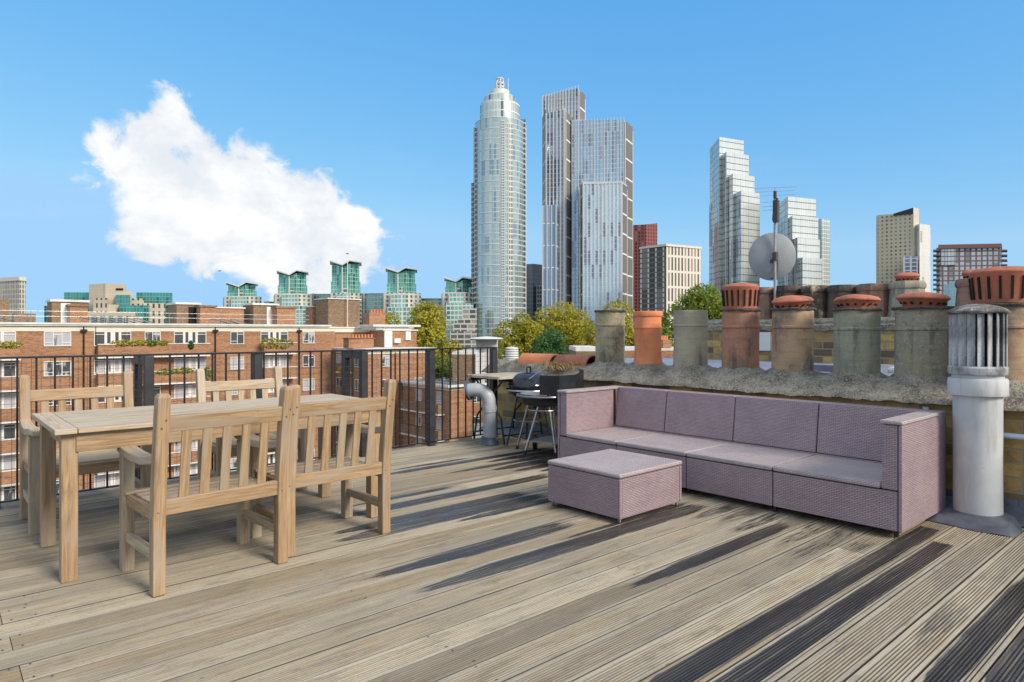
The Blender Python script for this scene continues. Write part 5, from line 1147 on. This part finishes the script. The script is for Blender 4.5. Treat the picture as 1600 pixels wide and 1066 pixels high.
sx.vol('stone_step', [(145.5, 510), (168, 508), (169, 514), (145, 515)], 466, F_stw); sx.vol('stone_step', [(168, 508.5), (181, 509), (187, 513), (168, 515)], 476, F_stone)
sx.vol('glass_core', [(181, 512), (203, 512), (204, 520), (181, 520)], 461, F_grn); sx.vol('glass_core', [(187, 506), (232, 509), (234, 516), (187, 514)], 477, F_grn)
sx.vol('stone_tower', [(201, 516), (225, 517), (225, 528), (201, 528)], 466.5, F_stw); sx.vol('stone_tower', [(224, 514), (258, 518), (258, 532), (224, 530)], 473.5, F_stw)
sx.vol('stone_base', [(137, 500), (205, 500), (212, 508), (137, 510)], 487.5, F_stg); sx.vol('stone_base', [(200, 499), (222, 501), (224, 508), (200, 508)], 495, F_stone)

# -- five green riverside towers with butterfly roofs and lower blocks between them
F_wg = facade('riverside_green_glazing', (.19, .50, .42), (.40, .62, .55), 2.2, 3.1, .13, .13, .35, .55, .16, (.045, .24, .21), .32)
F_wg2 = facade('riverside_pale_green', (.30, .52, .47), (.64, .68, .62), 2.6, 3.1, .16, .25, .35, .5, .18, (.07, .24, .22), .3)
F_wc = facade('riverside_cream_windows', (.16, .19, .19), (.62, .60, .53), 3.6, 3.1, .52, .40, .5, .25, .3, (.22, .36, .33), .3)
GW = 'green glass riverside towers with butterfly roofs'
def wing(lab, cxp, w, ytop, ymid, ylow, d, low=1.42):
    bl = Bld('butterfly_roof_tower', 'tower', lab, cxp, d, GW); h = w/2; vx = cxp-.12*w; dy = w*.115
    bl.vol('upper_glazing', [(cxp-h, d), (vx, d-4), (vx, d+16), (cxp-h+1, d+16)], 0, F_wg, ytops=[ytop+dy*.55, ytop+dy*1.35, ytop+dy*1.35, ytop+dy*.55])
    bl.vol('upper_glazing', [(vx+.2, d-4), (cxp+h*.30, d-6), (cxp+h, d), (cxp+h-1, d+16), (vx+.2, d+16)], 0, F_wg, ytops=[ytop+dy*1.35, ytop+dy*.35, ytop+dy*.5, ytop+dy*.5, ytop+dy*1.35])
    def slab(pa, pb, ya, yb, name):
        a0, a1 = P(pa, d-8), P(pa, d+18); b0, b1 = P(pb, d-8), P(pb, d+18); za, zb = Z(ya, d), Z(yb, d); th = .9; b = MB()
        i = b.add([(a0.x, a0.y, za), (b0.x, b0.y, zb), (b1.x, b1.y, zb), (a1.x, a1.y, za), (a0.x, a0.y, za+th), (b0.x, b0.y, zb+th), (b1.x, b1.y, zb+th), (a1.x, a1.y, za+th)])
        for q in ((0, 3, 2, 1), (4, 5, 6, 7), (0, 1, 5, 4), (1, 2, 6, 5), (2, 3, 7, 6), (3, 0, 4, 7)): b.face([i+z for z in q], [(0, 0)]*4)
        bl.raw(name, b, 'offwhite')
    slab(cxp-h-.07*w, vx, ytop, ytop+dy*1.3, 'roof_wing'); slab(vx, cxp+h*.30, ytop+dy*1.3, ytop-.3, 'roof_wing'); slab(cxp+h*.30, cxp+h+.08*w, ytop-.3, ytop+dy*.5, 'roof_wing')
    bl.vol('white_spine', [(vx-.9, d-6), (vx+.9, d-6), (vx+.9, d-3.5), (vx-.9, d-3.5)], ytop+dy*1.3, 'offwhite')
    bl.vol('balcony_bay', [(vx+1.2, d-6.4), (vx+w*.17, d-6.4), (vx+w*.17, d-5), (vx+1.2, d-5)], ymid-8, F_balc2)
    ww = w*1.08/2; bl.vol('mid_glazing', [(cxp-ww, d-2), (cxp+ww, d-2), (cxp+ww-1, d+18), (cxp-ww+1, d+18)], ytop+(ymid-ytop)*.62, F_wg)
    wl_ = w*low/2; bl.vol('lower_wall', [(cxp-wl_*.9, d-9), (cxp+wl_*.35, d-12), (cxp+wl_, d-6), (cxp+wl_-1, d+20), (cxp-wl_+1, d+20)], ymid, F_wc); bl.vol('lower_glazing', [(cxp-wl_*.55, d-13), (cxp+wl_*.25, d-15), (cxp+wl_*.3, d-9), (cxp-wl_*.5, d-9)], ymid+1.5, F_wg2)
    bl.vol('stepped_terrace', [(cxp-wl_*.7, d-24), (cxp+wl_*.8, d-24), (cxp+wl_*.8, d-10), (cxp-wl_*.7, d-10)], ylow, F_wg2); return bl
F_balc2 = facade('riverside_balconies', (.12, .16, .15), (.55, .57, .52), 3., 3.1, .1, .32, .4, .2, .3)
wing('leftmost and smallest green butterfly-roofed tower, above the brick roof', 378, 43, 443, 463, 480, 560)
wing('second green butterfly-roofed tower from the left, beneath the cloud edge', 457, 43, 425, 459, 478, 530)
wing('tallest green butterfly-roofed tower, behind the thin white aerial pole', 540, 43, 410, 458, 478, 505, 1.2)
wing('fourth green butterfly-roofed tower, left of the big yellow-green tree', 627, 43, 421, 458, 480, 480)
wing('green butterfly-roofed tower partly hidden by the round glass tower', 717, 40, 436, 457, 474, 458)
GM = 'lower riverside blocks between the green towers'
for lab, a, c, yt, d, m in (('low green riverside block between the second and the tallest butterfly tower', 484, 516, 460, 535, 'F_wg2'), ('cream and green riverside block between the tallest and the fourth butterfly tower', 563, 600, 459, 505, 'F_wg2'), ('low flat riverside block right of the fourth butterfly tower', 652, 692, 467, 500, 'F_wg2'), ('pale riverside block left of the second butterfly tower', 413, 436, 472, 550, 'F_wc')):
    o = Bld('riverside_block', 'apartment block', lab, (a+c)/2, d, GM); o.vol('wall', [(a, d), (c, d), (c-1, d+20), (a+1, d+20)], yt, globals()[m]); o.vol('roof', [(a-1, d-1), (c+1, d-1), (c, d+21), (a, d+21)], yt-.8, 'offwhite', z0=Z(yt, d)+.01)
    o.vol('stair_core', [(a+4, d-2), (a+7, d-2), (a+7, d-.4), (a+4, d-.4)], yt-1.5, 'offwhite')
tb_ = Bld('terraced_apartment_block', 'apartment block', 'grey balconied apartment block stepping up to the foot of the round glass tower', 727, 415)
F_tb = facade('grey_balcony_bands', (.13, .14, .14), (.47, .46, .42), 4.2, 3.1, .14, .30, .5, .2, .3, (.3, .29, .26), .3)
for k, (a, yt) in enumerate(((722, 482), (714, 500), (708, 505), (703, 518))): tb_.vol('terrace', [(a, 412-k*5), (745, 412-k*5), (745, 424-k*5), (a+.5, 424-k*5)], yt, F_tb)

# -- two gulls high in front of the cloud
def bird(px, py, d, lab, r):
    p = P(px, d); o = thing('bird', 'bird', lab, (p.x, p.y, Z(py, d)), r, 'birds in the sky')
    b = MB(); b.tube([(-.20, 0, 0), (-.1, 0, .02), (.05, 0, .03), (.17, 0, .04), (.23, 0, .04)], [.012, .045, .06, .035, .01], 8); b.build('body', M['bird'], o)
    for s in (-1, 1):
        b = MB(); i = b.add([(.06, 0, .04), (.10, s*.22, .11), (.02, s*.5, .07), (-.04, s*.22, .10), (-.07, 0, .04)]); b.face((i, i+1, i+2, i+3, i+4), [(0, 0)]*5); w = b.build('wing', M['bird'], o); sl_ = w.modifiers.new('s', 'SOLIDIFY'); sl_.thickness = .012
bird(343, 424, 95, 'small dark bird flying low at the left edge of the cloud', .4); bird(543, 397, 90, 'small dark bird above the tallest green butterfly-roofed tower', 2.2)
